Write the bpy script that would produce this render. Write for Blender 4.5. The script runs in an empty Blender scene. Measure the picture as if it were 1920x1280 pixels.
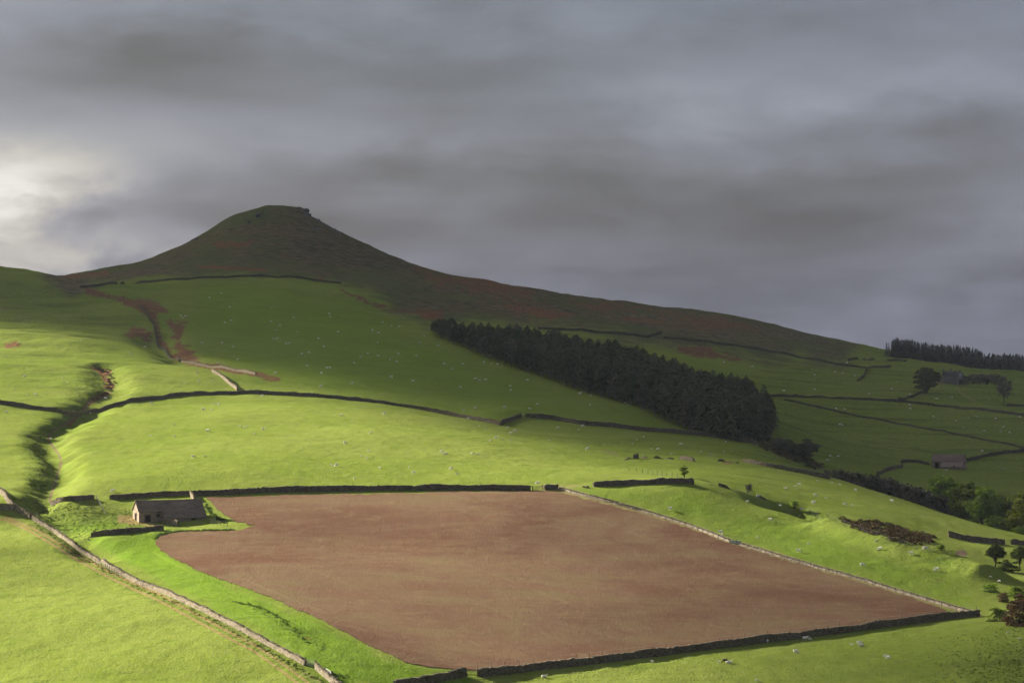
import bpy, math, random
import numpy as np
from mathutils import Vector, Matrix
random.seed(7)
rng = np.random.default_rng(11)
scene = bpy.context.scene
COL = scene.collection

# ------------------------------------------------------------------ camera
F = 5444.0                       # focal length in photograph pixels (1920 wide)
PITCH = math.atan((640 - 560) / F)
CAMZ = 120.0
cam_d = bpy.data.cameras.new('camera')
cam_d.sensor_width = 36.0
cam_d.lens = 36.0 * F / 1920.0
cam_d.clip_start = 1.0
cam_d.clip_end = 30000.0
cam = bpy.data.objects.new('camera', cam_d)
COL.objects.link(cam)
cam.location = (0, 0, CAMZ)
cam.rotation_euler = (math.pi / 2 - PITCH, 0, 0)
scene.camera = cam

# ------------------------------------------------------------------ light
SUN_EL = math.radians(20.0)
SUN_AZ = math.radians(43.0)      # towards the far side, measured from the left (-X)
SUN = Vector((-math.cos(SUN_AZ) * math.cos(SUN_EL), math.sin(SUN_AZ) * math.cos(SUN_EL), math.sin(SUN_EL)))
sun_d = bpy.data.lights.new('sun', 'SUN')
sun_d.energy = 5.0
sun_d.angle = math.radians(0.55)
sun_d.color = (1.0, 0.93, 0.80)
sun = bpy.data.objects.new('sun', sun_d)
COL.objects.link(sun)
sun.rotation_euler = (-SUN).to_track_quat('-Z', 'Y').to_euler()
sun.location = (-300, 100, 500)

vs = scene.view_settings
vs.view_transform = 'Standard'
vs.look = 'None'
vs.gamma = 1.0
vs.exposure = 2.3
vs.use_curve_mapping = False
scene.cycles.transparent_max_bounces = 12
scene.cycles.max_bounces = 3
scene.cycles.use_adaptive_sampling = True
scene.cycles.adaptive_threshold = 0.02

world = bpy.data.worlds.new('World')
scene.world = world
world.use_nodes = True


class NT:
    """small node helper"""
    def __init__(self, tree):
        self.t = tree
        self.n = tree.nodes
        self.l = tree.links
        self.n.clear()

    def put(self, sock, v):
        if isinstance(v, bpy.types.NodeSocket):
            self.l.new(v, sock)
        else:
            if hasattr(sock, 'default_value'):
                dv = sock.default_value
                if hasattr(dv, '__len__') and not hasattr(v, '__len__'):
                    v = (v,) * len(dv)
                elif hasattr(dv, '__len__') and len(dv) == 4 and len(v) == 3:
                    v = (*v, 1.0)
                sock.default_value = v

    def node(self, kind, **props):
        n = self.n.new(kind)
        for k, v in props.items():
            setattr(n, k, v)
        return n

    def math(self, op, a, b=0.0, c=None, clamp=False):
        n = self.node('ShaderNodeMath', operation=op, use_clamp=clamp)
        self.put(n.inputs[0], a)
        self.put(n.inputs[1], b)
        if c is not None:
            self.put(n.inputs[2], c)
        return n.outputs[0]

    def vmath(self, op, a, b=(0, 0, 0)):
        n = self.node('ShaderNodeVectorMath', operation=op)
        self.put(n.inputs[0], a)
        if op == 'SCALE':
            self.put(n.inputs['Scale'], b)
        else:
            self.put(n.inputs[1], b)
        return n.outputs['Value'] if op in ('LENGTH', 'DOT_PRODUCT', 'DISTANCE') else n.outputs[0]

    def mix(self, f, a, b, blend='MIX'):
        n = self.node('ShaderNodeMix', data_type='RGBA', blend_type=blend)
        n.clamp_factor = True
        self.put(n.inputs[0], f)
        self.put(n.inputs[6], a)
        self.put(n.inputs[7], b)
        return n.outputs[2]

    def noise(self, vec, scale, detail=4.0, rough=0.55, dist=0.0, dims='3D'):
        n = self.node('ShaderNodeTexNoise', noise_dimensions=dims)
        self.put(n.inputs['Vector'], vec)
        self.put(n.inputs['Scale'], scale)
        self.put(n.inputs['Detail'], detail)
        self.put(n.inputs['Roughness'], rough)
        self.put(n.inputs['Distortion'], dist)
        return n.outputs[0]

    def ramp(self, x, lo, hi, a=0.0, b=1.0, smooth=True):
        n = self.node('ShaderNodeMapRange')
        if smooth:
            n.interpolation_type = 'SMOOTHSTEP'
        self.put(n.inputs[0], x)
        self.put(n.inputs[1], lo)
        self.put(n.inputs[2], hi)
        self.put(n.inputs[3], a)
        self.put(n.inputs[4], b)
        return n.outputs[0]

    def scalevec(self, v, s):
        n = self.node('ShaderNodeMapping')
        self.put(n.inputs['Vector'], v)
        n.inputs['Scale'].default_value = s
        return n.outputs[0]


def px_dir(px, py):
    """unit-depth direction (x/y, z/y) of a photograph pixel"""
    cx = (px - 960.0) / F
    cy = (640.0 - py) / F
    c, s = math.cos(PITCH), math.sin(PITCH)
    dy = c + s * cy
    return cx / dy, (-s + c * cy) / dy


def build_world():
    k = NT(world.node_tree)
    out = k.node('ShaderNodeOutputWorld')
    bg = k.node('ShaderNodeBackground')
    k.l.new(bg.outputs[0], out.inputs[0])
    sky = k.node('ShaderNodeTexSky', sky_type='NISHITA')
    sky.sun_disc = False
    sky.sun_elevation = SUN_EL
    sky.sun_rotation = math.atan2(SUN.x, SUN.y)
    sky.air_density = 1.0
    sky.dust_density = 2.0
    tc = k.node('ShaderNodeTexCoord')
    d = tc.outputs['Generated']
    sep = k.node('ShaderNodeSeparateXYZ')
    k.l.new(d, sep.inputs[0])
    z = sep.outputs[2]
    # cloud-deck coordinates: streets stretch out towards the horizon
    zz = k.math('ADD', k.math('MAXIMUM', z, -0.02), 0.085)
    inv = k.math('DIVIDE', 1.0, zz)
    deck = k.vmath('SCALE', d, inv)
    deck = k.scalevec(deck, (1.0, 0.55, 0.0))
    n1 = k.noise(deck, 1.5, 5.0, 0.5, 0.35)
    n2 = k.noise(k.scalevec(d, (9, 9, 34)), 1.0, 5.0, 0.55, 0.3)
    n3 = k.noise(k.scalevec(d, (20, 20, 52)), 1.0, 5.0, 0.58, 0.3)
    lum = k.math('ADD', 0.0312, k.math('MULTIPLY', k.math('SUBTRACT', n1, 0.5), 0.020))
    lum = k.math('ADD', lum, k.math('MULTIPLY', k.math('SUBTRACT', n2, 0.5), 0.042))
    lum = k.math('ADD', lum, k.math('MULTIPLY', k.math('SUBTRACT', n3, 0.5), 0.026))
    # broad lighter and darker cloud masses (direction, half-widths, weight)
    masses = SKY_MASSES
    warp = k.noise(k.scalevec(d, (14, 14, 30)), 1.0, 4.0, 0.5)
    wv = k.node('ShaderNodeCombineXYZ')
    k.put(wv.inputs[0], k.math('MULTIPLY', k.math('SUBTRACT', warp, 0.5), 0.06))
    k.put(wv.inputs[2], k.math('MULTIPLY', k.math('SUBTRACT', n3, 0.5), 0.02))
    dw = k.vmath('ADD', d, wv.outputs[0])
    for (px, py, wx, wy, wt) in masses:
        u, w = px_dir(px, py)
        v = Vector((u, 1.0, w)).normalized()
        diff = k.vmath('SUBTRACT', dw, tuple(v))
        diff = k.vmath('MULTIPLY', diff, (F / wx, 0.6 * F / wx, F / wy))
        r = k.vmath('LENGTH', diff)
        g = k.ramp(r, 0.0, 1.6, 1.0, 0.0)
        if wt > 0.02:          # bright breaks are ragged
            g = k.math('MULTIPLY', g, k.ramp(n3, 0.32, 0.68, 0.55, 1.4))
        lum = k.math('ADD', lum, k.math('MULTIPLY', g, wt))
    # the side of the sky with the sun behind its clouds is lighter
    toward = k.vmath('DOT_PRODUCT', d, tuple(SUN))
    lum = k.math('ADD', lum, k.ramp(toward, 0.72, 1.0, 0.0, 0.14))
    # an overcast sky is lighter overhead than near the horizon
    lum = k.math('MULTIPLY', lum, k.ramp(z, 0.10, 0.85, 1.0, 1.7))
    lum = k.math('MAXIMUM', lum, 0.016)
    tint = k.mix(k.ramp(lum, 0.034, 0.10), (0.872, 0.965, 1.26), (1.02, 1.01, 1.0))
    # cooler, faintly violet low on the right
    tint = k.mix(k.ramp(sep.outputs[0], 0.02, 0.16, 0.0, 0.6), tint, (0.90, 0.962, 1.28))
    cloud = k.vmath('SCALE', tint, lum)
    skyc = k.vmath('SCALE', sky.outputs[0], 0.08)
    brk = k.ramp(n1, 0.62, 0.82, 0.0, 0.55)
    brk = k.math('MULTIPLY', brk, k.ramp(z, 0.10, 0.45))
    brk = k.math('ADD', brk, 0.03)
    col = k.mix(brk, cloud, skyc)
    k.l.new(col, bg.inputs[0])
    bg.inputs[1].default_value = 1.0


# photograph direction (px, py), half widths in pixels, radiance added
SKY_MASSES = [
    (20, 385, 120, 45, 0.055), (10, 330, 190, 75, 0.056), (-220, 400, 420, 200, 0.024),
    (150, 470, 330, 60, 0.034), (230, 330, 200, 70, 0.014), (330, 250, 500, 60, 0.010), (760, 480, 420, 45, 0.010),
    (1420, 165, 300, 75, 0.018), (1850, 140, 300, 120, 0.010), (620, 235, 420, 50, 0.007),
    (900, 15, 700, 40, 0.008), (1700, 560, 500, 120, 0.004),
    (230, 110, 520, 75, -0.011), (1250, 340, 520, 70, -0.013), (1500, 430, 380, 50, -0.004),
    (900, 140, 400, 40, -0.004), (1700, 230, 330, 40, -0.006), (1100, 420, 500, 50, -0.004),
]
build_world()

# ------------------------------------------------------------------ noise (numpy)
def _hash(ix, iy, seed):
    h = (ix.astype(np.int64) * 374761393 + iy.astype(np.int64) * 668265263 + seed * 974634777) & 0xFFFFFFFF
    h = ((h ^ (h >> 13)) * 1274126177) & 0xFFFFFFFF
    h = h ^ (h >> 16)
    return (h & 0xFFFF) / 65535.0


def vnoise(x, y, seed=0):
    ix = np.floor(x); iy = np.floor(y)
    fx = x - ix; fy = y - iy
    fx = fx * fx * fx * (fx * (fx * 6 - 15) + 10); fy = fy * fy * fy * (fy * (fy * 6 - 15) + 10)
    a = _hash(ix, iy, seed); b = _hash(ix + 1, iy, seed)
    c = _hash(ix, iy + 1, seed); e = _hash(ix + 1, iy + 1, seed)
    return (a + (b - a) * fx) * (1 - fy) + (c + (e - c) * fx) * fy - 0.5


def fbm(x, y, octaves=4, seed=0, gain=0.5):
    s = np.zeros_like(x); amp = 1.0; fr = 1.0
    for o in range(octaves):
        s += amp * vnoise(x * fr + 17.3 * o, y * fr - 9.1 * o, seed + o)
        amp *= gain; fr *= 2.03
    return s


# ------------------------------------------------------------------ terrain
# landmarks of the place: (bearing and height as seen, distance in metres)
CTRL = [
 # near ground, below the frame
 (-600,2600,200),(300,2500,200),(960,2500,210),(1600,2500,210),(2500,2600,210),
 (-600,1620,330),(0,1560,340),(600,1530,370),(1200,1500,420),(1800,1520,430),(2500,1600,430),
 # left meadow by the track
 (-400,1300,488),(0,1280,492),(250,1280,488),(480,1280,486),(620,1280,484),(-300,1080,600),(0,1120,578),(200,1150,548),(0,1030,635),(-250,960,690),
 (60,972,688),(150,1037,640),(250,1088,598),(350,1128,562),(450,1183,526),(560,1243,498),
 (330,1190,523),(150,1220,516),
 # bright strip between track wall and ploughed field
 (200,1010,650),(330,1060,612),(480,1130,565),(640,1215,520),(720,1270,498),
 # ploughed field
 (290,1010,652),(310,982,676),(400,985,672),(390,932,712),(550,927,717),(700,922,721),(850,919,725),(1000,917,728),(1050,914,730),
 (450,1060,612),(600,1130,573),(760,1200,541),(900,1262,518),(700,1020,655),(900,1060,630),(950,980,680),(1100,1150,578),(1200,1060,640),(1400,1100,618),
 (1200,957,705),(1370,1015,672),(1530,1062,648),(1700,1112,622),(1835,1152,600),
 (1050,1240,533),(1200,1226,545),(1350,1208,556),(1500,1190,570),(1680,1168,585),
 # pasture at the bottom right
 (900,1330,490),(1200,1300,503),(1500,1280,515),(1500,1235,540),(1750,1280,510),(1750,1215,548),(1920,1290,495),(1920,1200,540),(1900,1165,580),
 # barn yard, stream corner
 (180,960,690),(100,955,690),(250,935,712),(210,930,715),(60,930,700),(110,900,745),
 # big sunlit field, convex
 (250,900,735),(400,912,726),(150,870,775),(250,820,845),(200,780,915),(300,750,985),(450,738,1015),(600,745,1020),(800,765,1012),(940,792,986),
 (300,870,765),(450,830,825),(450,780,910),(600,850,800),(600,800,880),(600,765,955),(750,860,795),(750,800,890),(900,870,790),(900,820,865),
 (1000,880,780),(1060,840,870),(1150,872,815),(1240,894,765),(1100,905,742),(1200,905,745),(1290,905,745),
 # left of the gully
 (0,755,930),(100,770,925),(-250,760,920),(0,810,850),(60,850,805),(0,880,765),(40,905,735),(0,925,712),(-300,900,740),
 # left hillsides
 (0,700,1050),(110,720,1020),(230,735,1000),(160,690,1080),(0,655,1180),(120,655,1180),(250,690,1090),(330,690,1090),(430,705,1070),
 (0,620,1330),(120,620,1300),(230,650,1210),(300,660,1200),(0,570,1520),(100,580,1500),(220,600,1430),(-250,620,1330),
 (-300,480,1720),(0,511,1720),(60,519,1730),(60,545,1900),(0,560,1900),
 # conical hill: face
 (110,525,1900),(75,519,1960),(180,512,1970),(250,497,1980),(320,468,2000),(370,447,2010),(440,406,2030),(480,394,2040),(540,387.5,2055),(570,390,2060),(586,407,2060),
 (640,437,2060),(700,465,2060),(775,497,2065),(900,524,2090),(1000,543,2120),(1100,557,2150),(1200,569,2180),(1300,581,2210),(1400,597,2230),(1500,624,2250),(1570,650,2270),(1620,660,2290),(1660,664,2310),
 (150,538,1760),(300,527,1770),(500,515,1790),(620,530,1760),(700,545,1740),
 (450,460,1930),(540,450,1940),(620,480,1920),(720,515,1900),(850,550,1880),(1000,575,1900),(1150,592,1950),(1300,605,2000),(1420,622,2080),
 (300,560,1620),(400,560,1610),(500,560,1610),(640,575,1580),(330,610,1400),(450,640,1330),(600,640,1350),(720,620,1440),(350,660,1220),
 (450,690,1130),(600,690,1170),(750,690,1200),(540,722,1060),(700,742,1050),(850,745,1070),(960,770,1020),(880,700,1190),(870,772,1020),
 # plantation slope
 (815,625,1480),(900,667,1340),(1000,702,1240),(1100,735,1170),(1200,766,1110),(1300,812,1030),(1400,830,1010),(1460,835,1010),
 (830,612,1560),(1000,628,1580),(1150,660,1490),(1300,715,1330),(1420,775,1170),(800,590,1700),
 (1000,600,1720),(1200,630,1690),(1400,655,1700),(1350,690,1490),
 # right hillside with farms
 (1500,650,2000),(1480,690,1640),(1500,743,1420),(1700,754,1390),(1920,777,1340),(1620,705,1600),(1600,675,1900),
 (1500,800,1240),(1700,815,1220),(1560,840,1130),(1600,880,1060),(1700,868,1130),(1770,876,1120),(1920,848,1180),(1920,900,1090),(1800,895,1080),
 (1740,730,1500),(1800,722,1540),(1920,730,1540),(1770,690,1800),(1920,705,1800),(1800,677,2310),(1920,694,2310),(2200,730,2310),(2300,790,1340),(2300,900,1100),
 # valley of the trees, hidden behind the crest
 (1560,915,985),(1640,945,965),(1720,975,940),(1800,1000,915),(1880,1025,890),(2000,1050,870),(2200,1060,900),
 # middle fields
 (980,783,1010),(1100,797,1000),(1200,806,1000),(1040,815,950),(1120,835,920),(1250,835,930),(1380,848,930),(1450,850,950),
 (1180,857,875),(1290,870,850),(1330,890,800),(1400,865,890),(1500,882,890),(1550,892,885),(1700,938,845),(1850,985,805),(1920,1006,785),(2100,1050,760),
 (1350,908,760),(1450,900,820),(1500,925,790),(1600,940,790),(1750,985,770),(1420,945,738),(1300,930,725),
 # gorse hollow and the slope in front of it
 (1480,955,742),(1560,975,722),(1650,1003,705),(1740,1028,690),(1600,965,745),(1700,990,740),(1780,1012,738),(1900,1032,722),
 (1440,985,702),(1560,1010,690),(1620,1035,668),(1700,1058,656),(1780,1085,642),(1850,1118,622),(1880,1140,605),(1760,1060,668),(1840,1075,668),(1920,1085,660),(1850,1055,690),(2100,1120,640),
 # far beyond the skyline
 (-400,640,2700),(200,620,2700),(540,600,2700),(900,620,2700),(1300,670,2700),(1600,740,2700),(2000,770,2700),(2400,790,2700),
 (-400,720,3500),(300,720,3500),(960,740,3500),(1600,800,3500),(2300,840,3500),
]
SKYL = [(75,519,1960),(180,512,1970),(250,497,1980),(320,468,2000),(370,447,2010),(440,406,2030),(480,394,2040),(540,387.5,2055),(570,390,2060),(586,407,2060),(640,437,2060),(700,465,2060),(775,497,2065),(900,524,2090),(1000,543,2120),(1100,557,2150),(1200,569,2180),(1300,581,2210),(1400,597,2230),(1500,624,2250),(1570,650,2270),(1660,664,2310),(1800,677,2310),(1920,694,2310),(2200,730,2310)]
for (a_, b_, d_) in SKYL:                       # the ground falls away behind the skyline
    CTRL += [(a_, b_ + 9, d_ + 70), (a_, b_ + 34, d_ + 200)]
C = np.array(CTRL, float)


def np_dir(px, py):
    cx = (px - 960.0) / F; cy = (640.0 - py) / F
    c, s = math.cos(PITCH), math.sin(PITCH)
    dy = c + s * cy
    return cx / dy, (-s + c * cy) / dy


cu, cw = np_dir(C[:, 0], C[:, 1])
cv = np.log(C[:, 2])


def tps_fit(u, v, w, lam):
    n = len(u)
    r2 = (u[:, None] - u[None]) ** 2 + (v[:, None] - v[None]) ** 2
    K = 0.5 * r2 * np.log(r2 + 1e-12)
    K[np.arange(n), np.arange(n)] += lam
    P = np.stack([np.ones(n), u, v], 1)
    A = np.zeros((n + 3, n + 3))
    A[:n, :n] = K; A[:n, n:] = P; A[n:, :n] = P.T
    return np.linalg.solve(A, np.concatenate([w, np.zeros(3)]))


# the eye reads height, so the surface itself (metres) is what is kept smooth
cz = cw * C[:, 2]
sol = tps_fit(cu, cv, cz, 2e-6)


def tps_eval(u, v):
    out = np.zeros(u.shape)
    n = len(cu)
    for i in range(n):
        r2 = (u - cu[i]) ** 2 + (v - cv[i]) ** 2
        out += sol[i] * 0.5 * r2 * np.log(r2 + 1e-12)
    return out + sol[n] + sol[n + 1] * u + sol[n + 2] * v


NC = 800
U = np.linspace((-300 - 960) / F, (2220 - 960) / F, NC)
V = np.concatenate([np.linspace(math.log(110), math.log(420), 50, endpoint=False),
                    np.linspace(math.log(420), math.log(1100), 560, endpoint=False),
                    np.linspace(math.log(1100), math.log(2400), 430, endpoint=False),
                    np.linspace(math.log(2400), math.log(3400), 40)])
NR = len(V)
# coarse evaluation, then cubic-free bilinear refinement on a fine enough lattice
Uc = np.linspace(U[0], U[-1], 220); Vc = np.linspace(V[0], V[-1], 520)
gu, gv = np.meshgrid(Uc, Vc)
Zc = tps_eval(gu, gv)


def resample(Zc, Uc, Vc, u, v):
    """Catmull-Rom on a regular lattice"""
    def idx(a, A):
        t = (a - A[0]) / (A[1] - A[0])
        i = np.clip(np.floor(t).astype(int), 1, len(A) - 3)
        return i, t - i
    iu, fu = idx(u, Uc); iv, fv = idx(v, Vc)
    def cr(f):
        return [(-f + 2 * f * f - f ** 3) / 2, (2 - 5 * f * f + 3 * f ** 3) / 2, (f + 4 * f * f - 3 * f ** 3) / 2, (-f * f + f ** 3) / 2]
    wu = cr(fu); wv = cr(fv)
    out = 0
    for a in range(4):
        for b in range(4):
            out = out + wv[a] * wu[b] * Zc[iv + a - 1, iu + b - 1]
    return out


GU, GV = np.meshgrid(U, V)
GZ = resample(Zc, Uc, Vc, GU, GV)
GD = np.exp(GV)
GX = GU * GD
GY = GD.copy()


def proj(X, Y, Z):
    """photograph pixel of a point (Z relative to the eye)"""
    c, s = math.cos(PITCH), math.sin(PITCH)
    fc = Y * c - Z * s
    uc = Y * s + Z * c
    return 960 + F * X / fc, 640 - F * uc / fc


def seg_dist(X, Y, poly):
    """distance in plan to a polyline and parameter along it"""
    best = np.full(X.shape, 1e9)
    for (x0, y0), (x1, y1) in zip(poly[:-1], poly[1:]):
        dx, dy = x1 - x0, y1 - y0
        t = np.clip(((X - x0) * dx + (Y - y0) * dy) / (dx * dx + dy * dy + 1e-9), 0, 1)
        best = np.minimum(best, np.hypot(X - x0 - t * dx, Y - y0 - t * dy))
    return best


def pd(px, d):
    return ((px - 960.0) / F * d, d)


def poly_sdf(PX, PY, poly):
    """signed distance to a polygon (negative inside)"""
    inside = np.zeros(PX.shape, bool)
    dist = np.full(PX.shape, 1e9)
    n = len(poly)
    for i in range(n):
        x0, y0 = poly[i]; x1, y1 = poly[(i + 1) % n]
        dx, dy = x1 - x0, y1 - y0
        t = np.clip(((PX - x0) * dx + (PY - y0) * dy) / (dx * dx + dy * dy + 1e-9), 0, 1)
        dist = np.minimum(dist, np.hypot(PX - x0 - t * dx, PY - y0 - t * dy))
        c = ((y0 > PY) != (y1 > PY))
        with np.errstate(divide='ignore', invalid='ignore'):
            xi = (x1 - x0) * (PY - y0) / (y1 - y0 + 1e-12) + x0
        inside ^= c & (PX < xi)
    return np.where(inside, -dist, dist)

# ------------------------------------------------------------------ lie of the land, in detail
GULLIES = [
 ([(165,940),(130,890),(95,850),(105,800),(112,765),(95,725),(80,700)], 5.0, 2.8, 3.0),
 ([(190,1090),(205,1040),(212,1005),(185,965),(160,930)], 6.0, 2.4, 3.0),
 ([(60,700),(100,692),(150,655),(190,630)], 4.0, 1.6, 2.0),
 ([(300,1330),(290,1260),(330,1180),(350,1130)], 9.0, 3.0, 3.0),
 ([(1560,702),(1640,686),(1700,675),(1780,664),(1850,650)], 5.5, -3.2, 2.0),
 ([(1480,742),(1560,724),(1650,706),(1740,694)], 7.0, 3.0, 3.0),
]
BUMPS = [
 (570,2052,5,8,1.6,4.0),(484,2033,4,5,1.6,3.0),(367,2008,4,6,1.0,3.0),
]
ALLMOOR = [(60,490),(240,470),(330,430),(420,375),(480,360),(600,360),(700,420),(800,460),(1100,520),(1400,565),(1600,640),(1580,668),(1500,664),(1420,657),(1330,648),(1245,640),(1130,632),(1000,615),(830,600),(790,600),(735,580),(690,555),(620,528),(560,520),(500,513),(380,517),(250,527),(130,535),(90,528)]
COVER = [
 ('moor','area',ALLMOOR,26,1.0,1450,2600),
 ('moor','area',[(540,470),(780,500),(900,530),(1000,560),(1000,612),(830,600),(735,580),(640,535),(560,500)],26,1.1,1450,2600),
 ('bracken','area',[(400,455),(470,455),(465,462),(410,462)],6,0.8,1450,2600),
 ('bracken','stripe',[(375,500),(440,503),(500,507)],3,0.7,1450,2600),
 ('bracken','area',[(575,510),(600,515),(625,530),(600,528)],6,0.6,1450,2600),
 ('bracken','area',[(740,577),(800,585),(830,592),(800,598),(745,588)],8,0.8,1450,2600),
 ('bracken','area',[(780,503),(860,515),(940,540),(1030,580),(1000,590),(900,560),(800,525)],20,0.5,1450,2600),
 ('bracken','area',[(830,512),(900,524),(1000,545),(990,560),(900,545),(840,530)],9,0.62,1450,2600),
 ('bracken','area',[(940,568),(1060,585),(1080,600),(960,590)],9,0.6,1450,2600),
 ('bracken','area',[(1060,560),(1180,572),(1200,590),(1080,580)],9,0.55,1450,2600),
 ('bracken','area',[(1220,580),(1340,596),(1400,612),(1300,612),(1220,598)],9,0.58,1450,2600),
 ('bracken','stripe',[(640,545),(700,570),(745,582)],5,0.55,1450,2600),
 ('bracken','stripe',[(1020,585),(1075,590)],4,0.75,1450,2600),
 ('bracken','stripe',[(1170,597),(1240,604)],4,0.6,1450,2600),
 ('bracken','area',[(1270,650),(1330,655),(1390,672),(1400,680),(1330,672),(1275,660)],6,0.85,1300,2600),
 ('bracken','stripe',[(1190,575),(1270,590)],3,0.45,1450,2600),
 ('bracken','area',[(1300,605),(1420,615),(1420,625),(1300,615)],13,0.45,1450,2600),
 ('bracken','stripe',[(90,522),(150,517),(200,512)],4,0.6,1700,2600),
 ('bracken','area',[(215,557),(290,562),(312,585),(290,592),(250,575)],8,0.85,1150,1900),
 ('bracken','area',[(318,605),(345,605),(350,640),(372,665),(380,682),(345,680),(315,655),(325,635)],10,0.9,1050,1900),
 ('bracken','area',[(250,612),(285,618),(290,640),(270,640),(232,628)],8,0.85,1050,1900),
 ('bracken','stripe',[(165,545),(215,557)],3,0.6,1150,1900),
 ('bracken','stripe',[(165,545),(230,562),(288,592),(300,640),(330,672),(420,692),(480,702),(520,712)],7,0.74,1000,1900),
 ('bracken','area',[(0,575),(35,575),(30,582),(0,582)],5,0.7,1050,1900),
 ('bracken','area',[(10,640),(40,640),(42,652),(12,652)],5,0.7,1050,1900),
 ('bracken','area',[(165,688),(212,690),(208,705),(220,725),(200,738),(195,715),(180,700)],6,0.9,900,1200),
 ('shale','stripe',[(205,735),(170,752),(155,770),(130,790),(95,810),(90,825),(110,850),(115,865),(105,900),(92,940)],3.6,0.62,680,1050),
 ('bracken','stripe',[(205,735),(170,752),(130,795)],5,0.75,680,1050),
 ('rough','stripe',[(165,700),(130,780),(60,830),(80,880),(70,930)],26,0.9,680,1050),
 ('rough','area',[(30,935),(180,935),(330,985),(300,1000),(200,1000),(150,1040),(60,980)],10,0.9,600,760),
 ('rough','stripe',[(60,985),(150,1045),(250,1096),(350,1140),(450,1192),(560,1252),(600,1280)],14,0.8,400,720),
 ('rough','stripe',[(480,1140),(540,1175),(600,1210)],8,0.8,400,620),
 ('rough','area',[(1840,1180),(1960,1160),(1960,1300),(1780,1300)],40,0.9,400,640),
 ('rough','area',[(940,790),(1100,800),(1430,835),(1560,890),(1420,905),(1240,885)],30,0.45,760,1060),
 ('rough','area',[(1440,960),(1560,985),(1700,1030),(1860,1110),(1800,1020),(1560,960)],12,0.75,560,800),
 ('rough','area',[(0,560),(300,560),(300,740),(0,740)],50,0.5,950,1900),
 ('rough','area',[(1440,640),(1960,690),(1960,920),(1440,840)],40,0.75,1000,2400),
 ('lush','area',[(165,1010),(300,995),(290,1020),(330,1055),(450,1105),(600,1170),(720,1235),(800,1262),(880,1262),(880,1285),(640,1285),(560,1228),(400,1140),(250,1065)],8,0.8,450,700),
 ('lush','area',[(1100,925),(1300,915),(1420,950),(1600,1010),(1800,1100),(1820,1140),(1600,1080),(1370,1010),(1200,950)],25,0.55,560,800),
 ('lush','area',[(60,975),(240,975),(200,1000),(120,1000)],10,0.5,600,720),
 ('lush','area',[(350,540),(600,530),(800,640),(1000,720),(1250,800),(1000,790),(700,740),(480,700),(380,640)],30,0.45,1000,1800),
 ('track','stripe',[(-40,966),(10,974),(56,995),(103,1023),(150,1052),(200,1079),(244,1101),(290,1121),(337,1146),(390,1175),(437,1200),(475,1219),(530,1258),(570,1290)],2.2,1.15,400,720),
 ('track','stripe',[(10,968),(60,989),(108,1017),(156,1046),(206,1072),(250,1093),(297,1113),(344,1138),(397,1167),(444,1192),(482,1211),(540,1251),(585,1285)],2.2,1.1,400,720),
 ('track','area',[(222,962),(258,965),(300,984),(296,990),(250,984),(222,980)],5,0.75,600,720),
 ('straw','stripe',[(1040,914),(1100,930),(1200,957),(1290,985),(1370,1015),(1450,1038),(1530,1063),(1620,1088),(1700,1113),(1835,1152)],6.0,0.95,560,760),
 ('straw','stripe',[(60,985),(200,1060),(350,1135),(450,1190),(600,1280)],7,0.45,400,720),
 ('straw','area',[(1010,905),(1110,905),(1110,914),(1010,916)],4,0.5,600,760),
 ('shale','area',[(1795,1030),(1815,1032),(1815,1046),(1790,1044)],5,0.7,600,760),
 ('rock','area',[(478,398),(490,398),(488,412),(478,412)],3,0.9,1900,2200),
 ('rock','area',[(462,412),(475,412),(475,420),(462,420)],3,0.7,1900,2200),
 ('rock','area',[(565,386),(580,388),(588,408),(575,404)],4,0.95,1900,2200),
 ('rock','stripe',[(588,408),(640,437)],4,0.6,1900,2200),
 ('rock','stripe',[(585,425),(600,430)],3,0.6,1900,2200),
 ('straw','stripe',[(1795,725),(1800,735),(1815,745),(1830,752)],3,0.6,1000,2400),
 ('rough','area',[(1410,815),(1480,825),(1560,880),(1480,860),(1420,840)],10,0.9,900,1200),
 ('moor','area',[(1410,820),(1460,828),(1540,875),(1480,862),(1420,838)],8,0.8,900,1200),
 ('bracken','stripe',[(1350,870),(1400,862)],3,0.5,760,1100),
 ('shale','stripe',[(1130,845),(1160,852)],4,0.5,760,1100),
]

# ---- carved and raised forms of the ground (plan polylines, metres)
def carve(poly, width, depth, wob=0.0):
    global GZ
    xs = [p[0] for p in poly]; ys = [p[1] for p in poly]
    m = (GX > min(xs) - 4 * width) & (GX < max(xs) + 4 * width) & (GY > min(ys) - 4 * width) & (GY < max(ys) + 4 * width)
    X = GX[m]; Y = GY[m]
    if wob:
        X = X + wob * fbm(X / 9, Y / 9, 2, 5); Y = Y + wob * fbm(X / 9 + 50, Y / 9, 2, 6)
    r = seg_dist(X, Y, poly) / width
    GZ[m] -= depth * np.exp(-r ** 2.2)


for (pts, w, dep, wob) in GULLIES:
    carve([pd(*p) for p in pts], w, dep, wob)

PXG, PYG = proj(GX, GY, GZ)
PLOUGH = [(384,932),(450,931),(560,927),(700,925),(850,922),(1000,919),(1040,921),(1075,928),(1130,943),(1200,961),(1290,989),(1370,1019),(1450,1042),(1530,1067),(1620,1093),(1700,1117),(1800,1152),(1790,1157),
          (1680,1169),(1500,1192),(1350,1210),(1200,1228),(1050,1243),(940,1256),(890,1258),(820,1252),(760,1242),(700,1215),(600,1162),(500,1118),(440,1096),(380,1075),(330,1050),(300,1033),(287,1018),(295,1007),(330,998),(400,994),(440,993),(478,985),(440,978),(410,960)]
mild = poly_sdf(PXG, PYG, PLOUGH)
in_plough = (mild < 6) & (GD > 480) & (GD < 745)

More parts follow.
